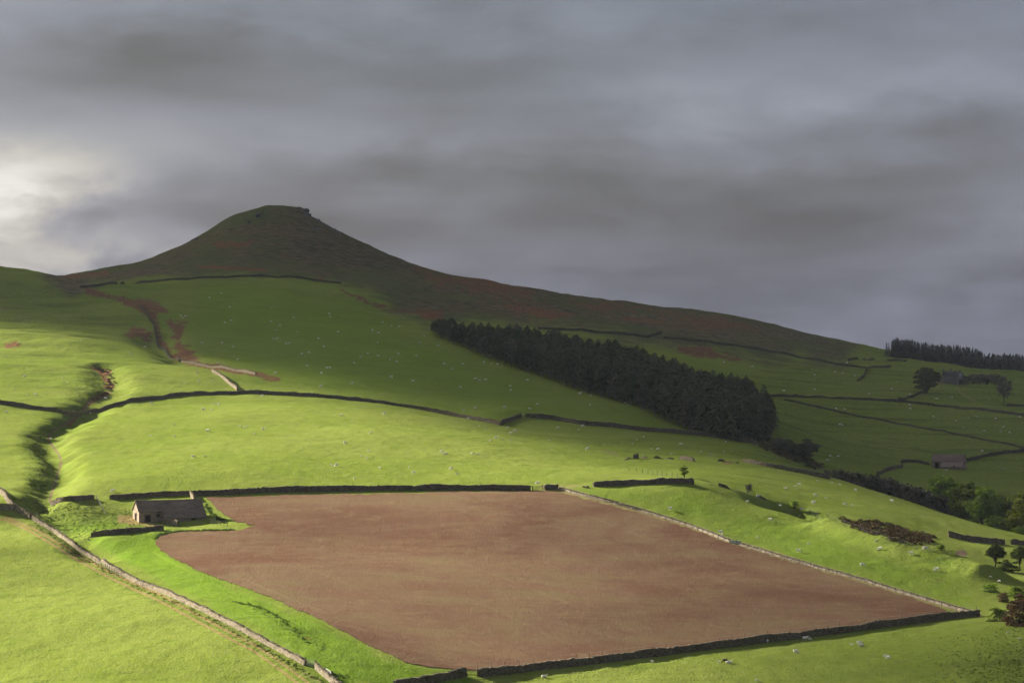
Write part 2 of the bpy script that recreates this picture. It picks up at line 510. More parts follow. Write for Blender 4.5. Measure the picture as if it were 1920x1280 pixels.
# broad unevenness everywhere, finer hummocks on grass and moor
far = np.clip((GD - 900) / 900, 0, 1)
GZ += 0.55 * fbm(GX / 60, GY / 60, 3, 1) * np.where(in_plough, 0.5, 1.0)
GZ += (0.30 + 1.6 * far) * fbm(GX / 22, GY / 30, 3, 21) * np.where(in_plough, 0.25, 1.0)
GZ += np.where(in_plough, 0.02, 0.11 + 0.14 * far) * fbm(GX / 2.2, GY / 3.5, 3, 31)
GZ += np.where(in_plough, 0.03, 0.20) * fbm(GX / 7.5, GY / 9, 3, 33)
# long soft furrows running down the hillside on the left and across the moor
fold = fbm((GX * 0.45 + GY) / 55, (GX - 0.45 * GY) / 260, 3, 41)
lh = np.clip((1 - (PXG - 100) / 500), 0, 1) * np.clip((GD - 980) / 250, 0, 1) * np.clip((1900 - GD) / 200, 0, 1)
GZ += 8.0 * fold * lh
mh = np.clip((PXG - 250) / 150, 0, 1) * np.clip((1000 - PXG) / 200, 0, 1) * np.clip((GD - 1080) / 150, 0, 1) * np.clip((1800 - GD) / 150, 0, 1)
GZ += 4.5 * fbm((GX * 0.6 + GY) / 70, (GX - 0.6 * GY) / 240, 4, 43) * mh
rh = np.clip((PXG - 1430) / 100, 0, 1) * np.clip((GD - 1020) / 100, 0, 1) * np.clip((2200 - GD) / 150, 0, 1)
GZ += 4.0 * fbm((GX * -0.3 + GY) / 75, (GX + 0.3 * GY) / 240, 4, 45) * rh
mr = np.clip((PXG - 620) / 200, 0, 1) * np.clip((GD - 1550) / 250, 0, 1)
GZ += 8.0 * fbm((GX * 0.5 + GY) / 70, (GX - 0.5 * GY) / 200, 5, 47) * mr * np.clip((2040 - GD) / 150, 0, 1)
# crag at the right end of the summit and outcrop on the left shoulder
def bump(px, d, rx, ry, h, p=2.0):
    global GZ
    x0, y0 = pd(px, d)
    GZ += h * np.exp(-(np.abs((GX - x0) / rx) ** p + np.abs((GY - y0) / ry) ** p))
for b in BUMPS:
    bump(*b)
PXG, PYG = proj(GX, GY, GZ)

dV = None
def zat(x, y):
    """ground height (relative to the eye) at plan points"""
    x = np.asarray(x, float); y = np.asarray(y, float)
    u = x / y; v = np.log(y)
    fu = np.clip((u - U[0]) / (U[1] - U[0]), 0, NC - 1.001); iu = fu.astype(int); fu = fu - iu
    iv = np.clip(np.searchsorted(V, v) - 1, 0, NR - 2); fv = np.clip((v - V[iv]) / (V[iv + 1] - V[iv]), 0, 1)
    return ((GZ[iv, iu] * (1 - fu) + GZ[iv, iu + 1] * fu) * (1 - fv) + (GZ[iv + 1, iu] * (1 - fu) + GZ[iv + 1, iu + 1] * fu) * fv)


GW = GZ / GD
def G(px, py, dmin=300.0):
    """the point of the ground seen at a photograph pixel, beyond dmin"""
    u, w = px_dir(px, py)
    fu = min(max((u - U[0]) / (U[1] - U[0]), 0), NC - 1.001); iu = int(fu); fu -= iu
    colw = GW[:, iu] * (1 - fu) + GW[:, iu + 1] * fu
    i0 = int(np.searchsorted(V, math.log(dmin)))
    hit = np.nonzero(colw[i0:] >= w)[0]
    if len(hit) == 0:
        i = i0 + int(np.argmax(colw[i0:])); d = math.exp(V[i])
    else:
        i = i0 + int(hit[0])
        if i == 0:
            d = math.exp(V[0])
        else:
            a, b = colw[i - 1], colw[i]
            t = (w - a) / (b - a) if b > a and i > i0 else 1.0
            t = min(max(t, 0), 1)
            d = math.exp(V[i - 1] + t * (V[i] - V[i - 1]))
    x = u * d
    return Vector((x, d, float(zat(x, d)) + CAMZ))


def P(px, d):
    x, y = pd(px, d)
    return Vector((x, y, float(zat(x, y)) + CAMZ))


def pt(x, y, dz=0.0):
    return Vector((x, y, float(zat(x, y)) + CAMZ + dz))


def mesh_np(name, verts, faces, smooth=True, mat=None, parent=None, cols=None):
    """verts (n,3); faces (m,k) with constant k; cols: dict of per-vertex (n,4)"""
    verts = np.asarray(verts, np.float32); faces = np.asarray(faces, np.int32)
    me = bpy.data.meshes.new(name)
    me.vertices.add(len(verts)); me.vertices.foreach_set('co', verts.ravel())
    k = faces.shape[1]
    me.loops.add(faces.size); me.loops.foreach_set('vertex_index', faces.ravel())
    me.polygons.add(len(faces)); me.polygons.foreach_set('loop_start', np.arange(0, faces.size, k, dtype=np.int32))
    me.polygons.foreach_set('use_smooth', np.full(len(faces), smooth, bool))
    if cols:
        for nm, c in cols.items():
            a = me.attributes.new(nm, 'FLOAT_COLOR', 'POINT')
            a.data.foreach_set('color', np.asarray(c, np.float32).ravel())
    me.update(calc_edges=True)
    if mat: me.materials.append(mat)
    o = bpy.data.objects.new(name, me)
    COL.objects.link(o)
    if parent: o.parent = parent
    return o


def tag(o, label=None, cat=None, group=None, kind=None):
    if label: o['label'] = label
    if cat: o['category'] = cat
    if group: o['group'] = group
    if kind: o['kind'] = kind
    return o


def empty(name, loc=(0, 0, 0), rz=0.0):
    o = bpy.data.objects.new(name, None)
    o.empty_display_size = 0.5
    COL.objects.link(o)
    o.location = loc
    o.rotation_euler = (0, 0, rz)
    return o


# ------------------------------------------------------------------ materials
def material(name):
    m = bpy.data.materials.new(name)
    m.use_nodes = True
    k = NT(m.node_tree)
    out = k.node('ShaderNodeOutputMaterial')
    b = k.node('ShaderNodeBsdfPrincipled')
    k.l.new(b.outputs[0], out.inputs[0])
    b.inputs['Roughness'].default_value = 0.9
    b.inputs['Specular IOR Level'].default_value = 0.0
    geo = k.node('ShaderNodeNewGeometry')
    return m, k, b, geo.outputs['Position']


def add_bump(k, b, h, strength, dist):
    n = k.node('ShaderNodeBump')
    n.inputs['Strength'].default_value = strength
    n.inputs['Distance'].default_value = dist
    k.l.new(h, n.inputs['Height'])
    k.l.new(n.outputs[0], b.inputs['Normal'])


def attr(k, name):
    a = k.node('ShaderNodeAttribute', attribute_name=name)
    s = k.node('ShaderNodeSeparateColor')
    k.l.new(a.outputs['Color'], s.inputs[0])
    return s.outputs[0], s.outputs[1], s.outputs[2], a.outputs['Alpha']


def mat_ground():
    m, k, b, pos = material('pasture')
    moor, bracken, rough, track = attr(k, 'cover_a')
    lush, straw, rock, shale = attr(k, 'cover_b')
    n_big = k.noise(pos, 0.012, 2, 0.55)
    n_mid = k.noise(pos, 0.07, 3, 0.6)
    n_str = k.noise(k.scalevec(pos, (0.16, 0.40, 0.2)), 1.0, 3, 0.66)
    n_fin = k.noise(pos, 0.9, 3, 0.65)
    n_mic = k.noise(k.scalevec(pos, (2.2, 1.0, 1.0)), 1.0, 2, 0.7)
    dash = k.noise(k.scalevec(pos, (0.55, 1.5, 1.0)), 1.0, 3, 0.7)
    g = k.mix(k.ramp(n_big, 0.35, 0.65), (0.132, 0.172, 0.027), (0.160, 0.194, 0.038))
    g = k.mix(k.ramp(n_str, 0.4, 0.72, 0.0, 0.45), g, (0.178, 0.204, 0.048))
    g = k.mix(k.ramp(n_mid, 0.52, 0.75, 0.0, 0.6), g, (0.108, 0.156, 0.020))
    g = k.mix(k.math('MULTIPLY', lush, 0.85), g, (0.110, 0.195, 0.016))
    # stalky, browner tufts in rough grazing
    tuft = k.math('MULTIPLY', rough, k.ramp(n_fin, 0.42, 0.66))
    g = k.mix(k.math('MULTIPLY', tuft, 0.75), g, (0.036, 0.062, 0.012))
    g = k.mix(k.ramp(n_mic, 0.58, 0.75, 0.0, 0.35), g, (0.070, 0.112, 0.013))
    g = k.mix(k.ramp(dash, 0.56, 0.68, 0.0, 0.75), g, (0.050, 0.088, 0.012))
    strl = k.noise(k.scalevec(pos, (0.020, 0.085, 0.05)), 1.0, 5, 0.68, 0.5)
    g = k.mix(k.math('MULTIPLY', k.ramp(strl, 0.48, 0.66), k.math('ADD', 0.16, k.math('MULTIPLY', rough, 0.6))), g, (0.058, 0.082, 0.018))
    # moor: heather, bilberry and bleached bent
    mn = k.math('ADD', moor, k.math('MULTIPLY', k.math('SUBTRACT', n_mid, 0.5), 1.1))
    mn = k.math('ADD', mn, k.math('MULTIPLY', k.math('SUBTRACT', n_fin, 0.5), 0.5))
    mc = k.mix(k.ramp(n_str, 0.32, 0.7), (0.052, 0.046, 0.026), (0.150, 0.118, 0.068))
    mc = k.mix(k.ramp(n_fin, 0.5, 0.75, 0.0, 0.7), mc, (0.050, 0.062, 0.022))
    mc = k.mix(k.ramp(n_big, 0.42, 0.66, 0.0, 0.7), mc, (0.072, 0.092, 0.030))
    g = k.mix(k.ramp(mn, 0.2, 0.8), g, mc)
    # dead bracken
    bf = k.noise(k.scalevec(pos, (0.16, 0.09, 0.2)), 1.0, 5, 0.8)
    bn = k.math('ADD', k.math('ADD', k.math('MULTIPLY', bracken, 0.90), k.math('MULTIPLY', moor, 0.22)), k.math('MULTIPLY', k.math('SUBTRACT', bf, 0.5), 2.6))
    bc = k.mix(k.ramp(n_fin, 0.35, 0.68), (0.090, 0.046, 0.024), (0.195, 0.108, 0.060))
    g = k.mix(k.ramp(bn, 0.42, 0.62), g, bc)
    # bleached straw
    sn = k.math('ADD', straw, k.math('MULTIPLY', k.math('SUBTRACT', n_fin, 0.5), 1.0))
    g = k.mix(k.ramp(sn, 0.35, 0.75, 0.0, 0.85), g, (0.23, 0.185, 0.09))
    # worn vehicle ruts
    tn = k.math('ADD', track, k.math('MULTIPLY', k.math('SUBTRACT', n_mid, 0.5), 0.7))
    tc = k.mix(n_fin, (0.17, 0.115, 0.05), (0.26, 0.19, 0.09))
    g = k.mix(k.ramp(tn, 0.35, 0.8, 0.0, 0.8), g, tc)
    rn = k.math('ADD', rock, k.math('MULTIPLY', k.math('SUBTRACT', n_fin, 0.5), 0.9))
    rc = k.mix(n_mic, (0.055, 0.052, 0.048), (0.13, 0.125, 0.115))
    g = k.mix(k.ramp(rn, 0.4, 0.6), g, rc)
    dn = k.math('ADD', shale, k.math('MULTIPLY', k.math('SUBTRACT', n_fin, 0.5), 0.8))
    dc = k.mix(n_mic, (0.090, 0.062, 0.040), (0.19, 0.14, 0.095))
    g = k.mix(k.ramp(dn, 0.4, 0.62), g, dc)
    k.l.new(g, b.inputs['Base Color'])
    h = k.math('ADD', k.math('MULTIPLY', n_fin, k.math('ADD', 0.35, k.math('MULTIPLY', rough, 1.0))), k.math('MULTIPLY', n_mic, 0.40))
    h = k.math('ADD', h, k.math('MULTIPLY', n_str, 0.5))
    add_bump(k, b, h, 1.0, 0.34)



    return m


def mat_plough():
    m, k, b, pos = material('tilled_earth')
    # direction of working runs across the slope
    rot = k.node('ShaderNodeMapping'); k.put(rot.inputs['Vector'], pos)
    rot.inputs['Rotation'].default_value = (0, 0, math.radians(-14))
    p = rot.outputs[0]
    strk = k.noise(k.scalevec(p, (0.040, 0.10, 0.1)), 1.0, 5, 0.66, 0.8)
    strk2 = k.noise(k.scalevec(p, (0.16, 0.55, 0.1)), 1.0, 5, 0.7)
    big = k.noise(p, 0.022, 4, 0.6, 0.6)
    clod = k.noise(pos, 2.1, 5, 0.75)
    c = k.mix(k.ramp(big, 0.35, 0.65), (0.112, 0.061, 0.039), (0.156, 0.097, 0.062))
    c = k.mix(k.ramp(strk, 0.38, 0.70, 0.0, 0.38), c, (0.170, 0.115, 0.074))
    c = k.mix(k.ramp(strk2, 0.48, 0.78, 0.0, 0.40), c, (0.126, 0.072, 0.046))
    # thin flush of weeds
    gr = k.math('ADD', k.math('MULTIPLY', big, 0.6), k.math('MULTIPLY', strk, 0.6))
    gr = k.math('ADD', gr, k.math('MULTIPLY', clod, 0.35))
    c = k.mix(k.ramp(gr, 0.72, 1.00, 0.0, 0.46), c, (0.140, 0.132, 0.050))
    tr = k.node('ShaderNodeTexWave', wave_type='BANDS', bands_direction='Y', wave_profile='SIN')
    rot2 = k.node('ShaderNodeMapping'); k.put(rot2.inputs['Vector'], pos)
    rot2.inputs['Rotation'].default_value = (0, 0, math.radians(62))
    k.put(tr.inputs['Vector'], rot2.outputs[0]); tr.inputs['Scale'].default_value = 0.017; tr.inputs['Distortion'].default_value = 0.5
    ln = k.math('MULTIPLY', k.ramp(tr.outputs['Fac'], 0.985, 1.0), k.ramp(big, 0.45, 0.65))
    c = k.mix(k.math('MULTIPLY', ln, 0.22), c, (0.20, 0.165, 0.085))
    blo = k.noise(pos, 0.13, 4, 0.65, 0.8)
    c = k.mix(k.ramp(blo, 0.46, 0.72, 0.0, 0.5), c, (0.168, 0.122, 0.066))
    sp = k.noise(pos, 1.1, 3, 0.7)
    c = k.mix(k.ramp(sp, 0.66, 0.78, 0.0, 0.7), c, (0.20, 0.15, 0.095))
    c = k.mix(k.ramp(clod, 0.52, 0.70, 0.0, 0.7), c, (0.075, 0.042, 0.027))
    k.l.new(c, b.inputs['Base Color'])
    h = k.math('ADD', clod, k.math('MULTIPLY', strk2, 0.7))
    add_bump(k, b, h, 0.9, 0.22)
    return m


def mat_simple(name, c1, c2, scale=1.5, rough=0.9, bump=0.4, dist=0.05, stretch=(1, 1, 1), c3=None, local=False):
    m, k, b, pos = material(name)
    if local:
        tc = k.node('ShaderNodeTexCoord'); pos = tc.outputs['Object']
    p = k.scalevec(pos, stretch)
    n = k.noise(p, scale, 5, 0.65)
    n2 = k.noise(p, scale * 0.23, 4, 0.6)
    c = k.mix(k.ramp(n, 0.3, 0.7), c1, c2)
    if c3:
        c = k.mix(k.ramp(n2, 0.45, 0.7, 0.0, 0.8), c, c3)
    k.l.new(c, b.inputs['Base Color'])
    b.inputs['Roughness'].default_value = rough
    if bump:
        add_bump(k, b, n, bump, dist)
    return m


def mat_leaf(name, c1, c2, scale=0.5, trans=0.25):
    """thin foliage: reflects and lets some light through"""
    m = bpy.data.materials.new(name)
    m.use_nodes = True
    k = NT(m.node_tree)
    out = k.node('ShaderNodeOutputMaterial')
    geo = k.node('ShaderNodeNewGeometry')
    oi = k.node('ShaderNodeObjectInfo')
    n = k.noise(geo.outputs['Position'], scale, 4, 0.7)
    c = k.mix(k.ramp(n, 0.3, 0.7), c1, c2)
    hv = k.node('ShaderNodeHueSaturation')
    k.put(hv.inputs['Value'], k.ramp(oi.outputs['Random'], 0, 1, 0.72, 1.25, False))
    k.put(hv.inputs['Hue'], k.ramp(oi.outputs['Random'], 0, 1, 0.488, 0.51, False))
    k.put(hv.inputs['Color'], c)
    d = k.node('ShaderNodeBsdfDiffuse'); k.l.new(hv.outputs[0], d.inputs[0])
    t = k.node('ShaderNodeBsdfTranslucent'); k.l.new(hv.outputs[0], t.inputs[0])
    mx = k.node('ShaderNodeMixShader'); mx.inputs[0].default_value = trans
    k.l.new(d.outputs[0], mx.inputs[1]); k.l.new(t.outputs[0], mx.inputs[2])
    k.l.new(mx.outputs[0], out.inputs[0])
    return m


def mat_stone(name, dark, light, moss, scale=2.4):
    m, k, b, pos = material(name)
    v = k.node('ShaderNodeTexVoronoi', feature='F1')
    k.put(v.inputs['Vector'], k.scalevec(pos, (1, 1, 2.2)))
    v.inputs['Scale'].default_value = scale
    s = k.node('ShaderNodeSeparateColor'); k.l.new(v.outputs['Color'], s.inputs[0])
    e = k.node('ShaderNodeTexVoronoi', feature='DISTANCE_TO_EDGE')
    k.put(e.inputs['Vector'], k.scalevec(pos, (1, 1, 2.2))); e.inputs['Scale'].default_value = scale
    c = k.mix(s.outputs[0], dark, light)
    n = k.noise(pos, 0.5, 4, 0.6)
    c = k.mix(k.ramp(n, 0.5, 0.72, 0.0, 0.6), c, moss)
    k.l.new(c, b.inputs['Base Color'])
    h = k.math('ADD', k.ramp(e.outputs['Distance'], 0.0, 0.12), k.math('MULTIPLY', s.outputs[1], 0.5))
    add_bump(k, b, h, 0.9, 0.10)
    return m


M = {}
M['ground'] = mat_ground()
M['plough'] = mat_plough()
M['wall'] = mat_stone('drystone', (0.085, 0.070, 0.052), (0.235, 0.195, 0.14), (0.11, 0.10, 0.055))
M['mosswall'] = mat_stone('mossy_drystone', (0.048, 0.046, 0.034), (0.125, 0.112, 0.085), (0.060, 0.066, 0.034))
M['lightened'] = mat_stone('lightened_drystone', (0.24, 0.20, 0.15), (0.46, 0.39, 0.29), (0.26, 0.23, 0.14))  # stone lightened so the grazing-lit fence wall reads as sunlit
M['palewall'] = mat_stone('sunlit_drystone', (0.14, 0.118, 0.085), (0.36, 0.30, 0.215), (0.17, 0.155, 0.085))  # paler copy of the drystone for walls in sun, sunlight put into its colour
M['cope'] = mat_simple('coping_stone', (0.10, 0.085, 0.062), (0.26, 0.22, 0.16), 1.6, 0.9, 0.5, 0.05)
M['barnwall'] = mat_stone('barn_masonry', (0.30, 0.235, 0.175), (0.46, 0.37, 0.28), (0.30, 0.24, 0.17), 1.9)
M['barnroof'] = mat_simple('stone_slates', (0.190, 0.148, 0.115), (0.300, 0.240, 0.185), 2.2, 0.85, 0.5, 0.05, (1, 1, 3), (0.10, 0.085, 0.060))
M['pinkroof'] = mat_simple('gritstone_slates', (0.17, 0.115, 0.095), (0.28, 0.195, 0.165), 2.2, 0.85, 0.5, 0.05, (1, 1, 3), (0.20, 0.15, 0.13))
M['pinkwall'] = mat_stone('gritstone_masonry', (0.24, 0.175, 0.14), (0.40, 0.30, 0.24), (0.25, 0.19, 0.15), 1.9)
M['wood'] = mat_simple('weathered_wood', (0.10, 0.078, 0.055), (0.20, 0.165, 0.12), 6, 0.85, 0.3, 0.01)
M['darkwood'] = mat_simple('dark_planks', (0.020, 0.013, 0.010), (0.04, 0.026, 0.02), 6, 0.8, 0.3, 0.01)
M['white'] = mat_simple('white_paint', (0.62, 0.60, 0.56), (0.78, 0.77, 0.74), 4, 0.6, 0.1, 0.01)
M['palegreen'] = mat_simple('pale_green_paint', (0.30, 0.40, 0.30), (0.42, 0.50, 0.40), 4, 0.6, 0.1, 0.01)
M['fleece'] = mat_simple('fleece', (0.68, 0.63, 0.53), (0.88, 0.84, 0.75), 7, 0.95, 0.6, 0.05, local=True)
M['darkfleece'] = mat_simple('dark_fleece', (0.03, 0.025, 0.022), (0.06, 0.05, 0.045), 7, 0.95, 0.6, 0.05, local=True)
M['bark'] = mat_simple('bark', (0.045, 0.036, 0.028), (0.10, 0.085, 0.068), 3, 0.9, 0.5, 0.04, (1, 1, 0.3))
M['palebark'] = mat_simple('pale_bark', (0.10, 0.09, 0.075), (0.20, 0.18, 0.15), 3, 0.9, 0.4, 0.04, (1, 1, 0.3))
M['pine'] = mat_leaf('conifer_needles', (0.046, 0.056, 0.031), (0.084, 0.098, 0.050), 0.25, 0.12)
M['pine_b'] = mat_leaf('larch_needles', (0.075, 0.074, 0.054), (0.115, 0.110, 0.078), 0.25, 0.12)
M['spruce'] = mat_leaf('spruce_needles', (0.036, 0.043, 0.046), (0.062, 0.072, 0.070), 0.4, 0.10)
M['leaf'] = mat_leaf('sycamore_leaves', (0.110, 0.170, 0.026), (0.215, 0.275, 0.044), 0.35, 0.5)
M['leaf_y'] = mat_leaf('young_leaves', (0.140, 0.175, 0.022), (0.230, 0.245, 0.038), 0.35, 0.5)
M['leaf_d'] = mat_leaf('dark_leaves', (0.054, 0.076, 0.020), (0.105, 0.126, 0.034), 0.35, 0.2)
M['leaf_o'] = mat_leaf('olive_buds', (0.070, 0.076, 0.028), (0.110, 0.112, 0.044), 0.35, 0.2)
M['leaf_r'] = mat_leaf('copper_leaves', (0.105, 0.064, 0.034), (0.195, 0.124, 0.068), 0.35, 0.2)
M['twig'] = mat_leaf('bare_twigs', (0.095, 0.082, 0.066), (0.150, 0.128, 0.100), 0.6, 0.05)
M['sallow'] = mat_leaf('grey_sallow', (0.075, 0.082, 0.048), (0.115, 0.118, 0.075), 0.6, 0.15)
M['heath'] = mat_leaf('dead_bracken', (0.066, 0.046, 0.024), (0.130, 0.094, 0.050), 0.5, 0.1)
M['rush'] = mat_leaf('rushes', (0.032, 0.056, 0.012), (0.068, 0.100, 0.020), 0.5, 0.2)
M['glass'] = mat_simple('window_glass', (0.02, 0.022, 0.025), (0.03, 0.032, 0.035), 1, 0.15, 0)
M['metal'] = mat_simple('galvanised_steel', (0.38, 0.40, 0.40), (0.55, 0.56, 0.56), 5, 0.45, 0.1, 0.01)
M['rock'] = mat_simple('gritstone', (0.055, 0.052, 0.048), (0.16, 0.15, 0.135), 1.2, 0.9, 0.8, 0.15)

# ------------------------------------------------------------------ what grows where
def soft(poly, s, dmin=0, dmax=1e9, wob=0.0, seed=0):
    """cover of a patch: 1 inside, fading over s photograph pixels"""
    xs = [p[0] for p in poly]; ys = [p[1] for p in poly]
    r = np.zeros(GZ.shape)
    m = (PXG > min(xs) - 3 * s) & (PXG < max(xs) + 3 * s) & (PYG > min(ys) - 3 * s) & (PYG < max(ys) + 3 * s) & (GD > dmin) & (GD < dmax)
    if not m.any():
        return r
    sd = poly_sdf(PXG[m], PYG[m], poly)
    if wob:
        sd = sd + wob * fbm(PXG[m] / (6 * max(s, 2)), PYG[m] / (3 * max(s, 2)), 3, seed)
    r[m] = np.clip(0.5 - sd / (2 * s), 0, 1)
    return r


def stripe(pts, w, dmin=0, dmax=1e9):
    """cover along a line of photograph pixels, w half width"""
    xs = [p[0] for p in pts]; ys = [p[1] for p in pts]
    r = np.zeros(GZ.shape)
    m = (PXG > min(xs) - 3 * w) & (PXG < max(xs) + 3 * w) & (PYG > min(ys) - 3 * w) & (PYG < max(ys) + 3 * w) & (GD > dmin) & (GD < dmax)
    if m.any():
        r[m] = np.clip(1.5 - seg_dist(PXG[m], PYG[m], pts) / w, 0, 1)
    return r


cov = {n: np.zeros(GZ.shape) for n in ('moor', 'bracken', 'rough', 'track', 'lush', 'straw', 'rock', 'shale')}
for (nm, kind, pts, w, wt, d0, d1) in COVER:
    c = soft(pts, w, d0, d1, w * 1.6, len(pts)) if kind == 'area' else stripe(pts, w, d0, d1)
    cov[nm] = np.maximum(cov[nm], c * wt)
A = np.stack([cov['moor'], cov['bracken'], cov['rough'], cov['track']], -1).reshape(-1, 4)
B = np.stack([cov['lush'], cov['straw'], cov['rock'], cov['shale']], -1).reshape(-1, 4)
ii = (np.arange(NR - 1)[:, None] * NC + np.arange(NC - 1)[None]).ravel()
faces = np.stack([ii, ii + 1, ii + NC + 1, ii + NC], 1)
ground = mesh_np('ground', np.stack([GX, GY, GZ + CAMZ], -1).reshape(-1, 3), faces, True, M['ground'], None, {'cover_a': A, 'cover_b': B})
tag(ground, kind='structure')

# ---- the tilled field: its own sheet, a hand's breadth above the turf
def sheet(name, poly, mat, lift, du, dv, d0, d1, wob=3.2, seed=3):
    xs = [p[0] for p in poly]
    u = np.arange((min(xs) - 965) / F, (max(xs) - 955) / F, du)
    v = np.arange(math.log(d0), math.log(d1), dv)
    a, b = np.meshgrid(u, v)
    Y = np.exp(b); X = a * Y; Z = zat(X, Y)
    px, py = proj(X, Y, Z)
    sd = poly_sdf(px, py, poly) + wob * fbm(X / 1.5, Y / 2.5, 3, seed)
    n, mcol = X.shape
    keep = (sd[:-1, :-1] < 0) & (sd[1:, :-1] < 0) & (sd[:-1, 1:] < 0) & (sd[1:, 1:] < 0)
    idx = (np.arange(n - 1)[:, None] * mcol + np.arange(mcol - 1)[None])
    q = np.stack([idx, idx + 1, idx + mcol + 1, idx + mcol], -1)[keep]
    used = np.unique(q)
    rm = np.full(n * mcol, -1); rm[used] = np.arange(len(used))
    vv = np.stack([X, Y, Z + CAMZ + lift + 0.05 * fbm(X / 1.3, Y / 1.3, 3, 9)], -1).reshape(-1, 3)[used]
    return mesh_np(name, vv, rm[q], True, mat)

pf = sheet('ploughed_field', PLOUGH, M['plough'], 0.12, 0.00055, 0.0011, 490, 745)
tag(pf, kind='structure')

# ------------------------------------------------------------------ unseen cloud, its opacity shaped to shade the hill and right pastures
def shade(px, d):
    """share of the sun the cloud holds back over a place"""
    bx = [-600, 0, 150, 300, 450, 600, 800, 1000, 1200, 1400, 1600, 2000, 2600]
    bd = [1330, 1310, 1240, 1140, 1055, 1000, 955, 880, 815, 825, 980, 1090, 1090]
    db = np.interp(px, bx, bd)
    w = np.interp(px, [0, 500, 900, 1500], [190, 230, 120, 110])
    wob = np.interp(px, [1200, 1600], [160, 40]) * fbm(px / 260, d / 420, 3, 77)
    t = np.clip((d + wob - (db - 0.55 * w)) / (1.6 * w), 0, 1)
    s = np.interp(px, [0, 700, 1300], [0.950, 0.955, 0.985]) * t * t * (3 - 2 * t)
    # thinner veil over the right-hand pastures
    r = np.clip((px - 950) / 450, 0, 1)
    veil = r * np.interp(d, [0, 520, 560, 680, 740, 860, 1000], [0.85, 0.80, 0.72, 0.42, 0.38, 0.40, 0.40])
    veil = np.where(d > 800, veil * np.interp(px, [1600, 1750], [1.0, 0.4]), veil)
    veil *= 1 + 0.5 * fbm(px / 200, d / 120, 3, 78)
    c = np.clip((px - 1650) / 320, 0, 1) * np.clip((610 - d) / 90, 0, 1)
    veil = np.maximum(veil, 0.8 * c)
    # streaks of light on the left slopes
    return np.clip(np.maximum(s, veil), 0, 0.99)


def build_cloud():
    px = np.linspace(-900, 2700, 130)
    v = np.linspace(math.log(300), math.log(5500), 150)
    a, b = np.meshgrid(px, v)
    d = np.exp(b)
    S = shade(a, d)
    edge = np.minimum.reduce([np.clip((a + 900) / 300, 0, 1), np.clip((2700 - a) / 300, 0, 1), np.clip((b - v[0]) / 0.12, 0, 1), np.clip((v[-1] - b) / 0.2, 0, 1)])
    S = S * edge
    X = (a - 960) / F * d
    zm = np.interp(d, [400, 550, 720, 1000, 1400, 2000, 3000], [-70, -62, -45, -32, -12, 30, 30])
    L = 3200.0
    bx = X + SUN.x * L; by = d + SUN.y * L
    lump = 14 * fbm(bx / 120, by / 120, 3, 91)
    th = 4 + (26 + 18 * fbm(bx / 160, by / 160, 3, 92)) * np.sqrt(S)
    bz = zm + SUN.z * L + CAMZ
    low = np.stack([bx, by, bz + lump - th * 0.5], -1).reshape(-1, 3)
    top = np.stack([bx, by, bz + lump + th * 0.5], -1).reshape(-1, 3)
    n, m = a.shape
    i = (np.arange(n - 1)[:, None] * m + np.arange(m - 1)[None]).ravel()
    q1 = np.stack([i, i + m, i + m + 1, i + 1], 1)
    q2 = np.stack([i, i + 1, i + m + 1, i + m], 1) + n * m
    rim = np.concatenate([np.arange(m), np.arange(1, n) * m + m - 1, (n - 1) * m + np.arange(m - 2, -1, -1), np.arange(n - 2, 0, -1) * m])
    r2 = np.roll(rim, -1)
    q3 = np.stack([rim, r2, r2 + n * m, rim + n * m], 1)
    al = 1 - np.sqrt(1 - S)
    al = np.concatenate([al.ravel(), al.ravel()])
    cols = np.stack([al, al, al, np.ones_like(al)], -1)
    mt = bpy.data.materials.new('cloud_vapour'); mt.use_nodes = True
    k = NT(mt.node_tree)
    out = k.node('ShaderNodeOutputMaterial')
    at = k.node('ShaderNodeAttribute', attribute_name='vapour')
    tr = k.node('ShaderNodeBsdfTransparent'); df = k.node('ShaderNodeBsdfDiffuse')
    df.inputs[0].default_value = (0.75, 0.76, 0.78, 1)
    mx = k.node('ShaderNodeMixShader')
    k.l.new(at.outputs['Fac'], mx.inputs[0]); k.l.new(tr.outputs[0], mx.inputs[1]); k.l.new(df.outputs[0], mx.inputs[2])
    k.l.new(mx.outputs[0], out.inputs[0])
    o = mesh_np('cloud', np.concatenate([low, top]), np.concatenate([q1, q2, q3]), True, mt, None, {'vapour': cols})
    tag(o, kind='structure')

build_cloud()

# ------------------------------------------------------------------ damp air
def build_haze():
    z0 = float(GZ.min()) + CAMZ - 2.0
    z1 = float(GZ.max()) + CAMZ + 14.0
    v = SV_BOX * np.array([1200.0, 1800.0, (z1 - z0) / 2]) + np.array([0.0, 1700.0, (z0 + z1) / 2])
    mt = bpy.data.materials.new('damp_air'); mt.use_nodes = True
    k = NT(mt.node_tree)
    out = k.node('ShaderNodeOutputMaterial')
    pv = k.node('ShaderNodeVolumePrincipled')
    pv.inputs['Color'].default_value = (0.78, 0.89, 1.0, 1)
    pv.inputs['Density'].default_value = 1.3e-5
    k.l.new(pv.outputs[0], out.inputs['Volume'])
    o = mesh_np('haze', v, SF_BOX, False, mt)
    tag(o, kind='stuff')

SV_BOX = np.array([(-1, -1, -1), (1, -1, -1), (1, 1, -1), (-1, 1, -1), (-1, -1, 1), (1, -1, 1), (1, 1, 1), (-1, 1, 1)], float)
SF_BOX = np.array([(0, 3, 2, 1), (4, 5, 6, 7), (0, 1, 5, 4), (1, 2, 6, 5), (2, 3, 7, 6), (3, 0, 4, 7)])
build_haze()

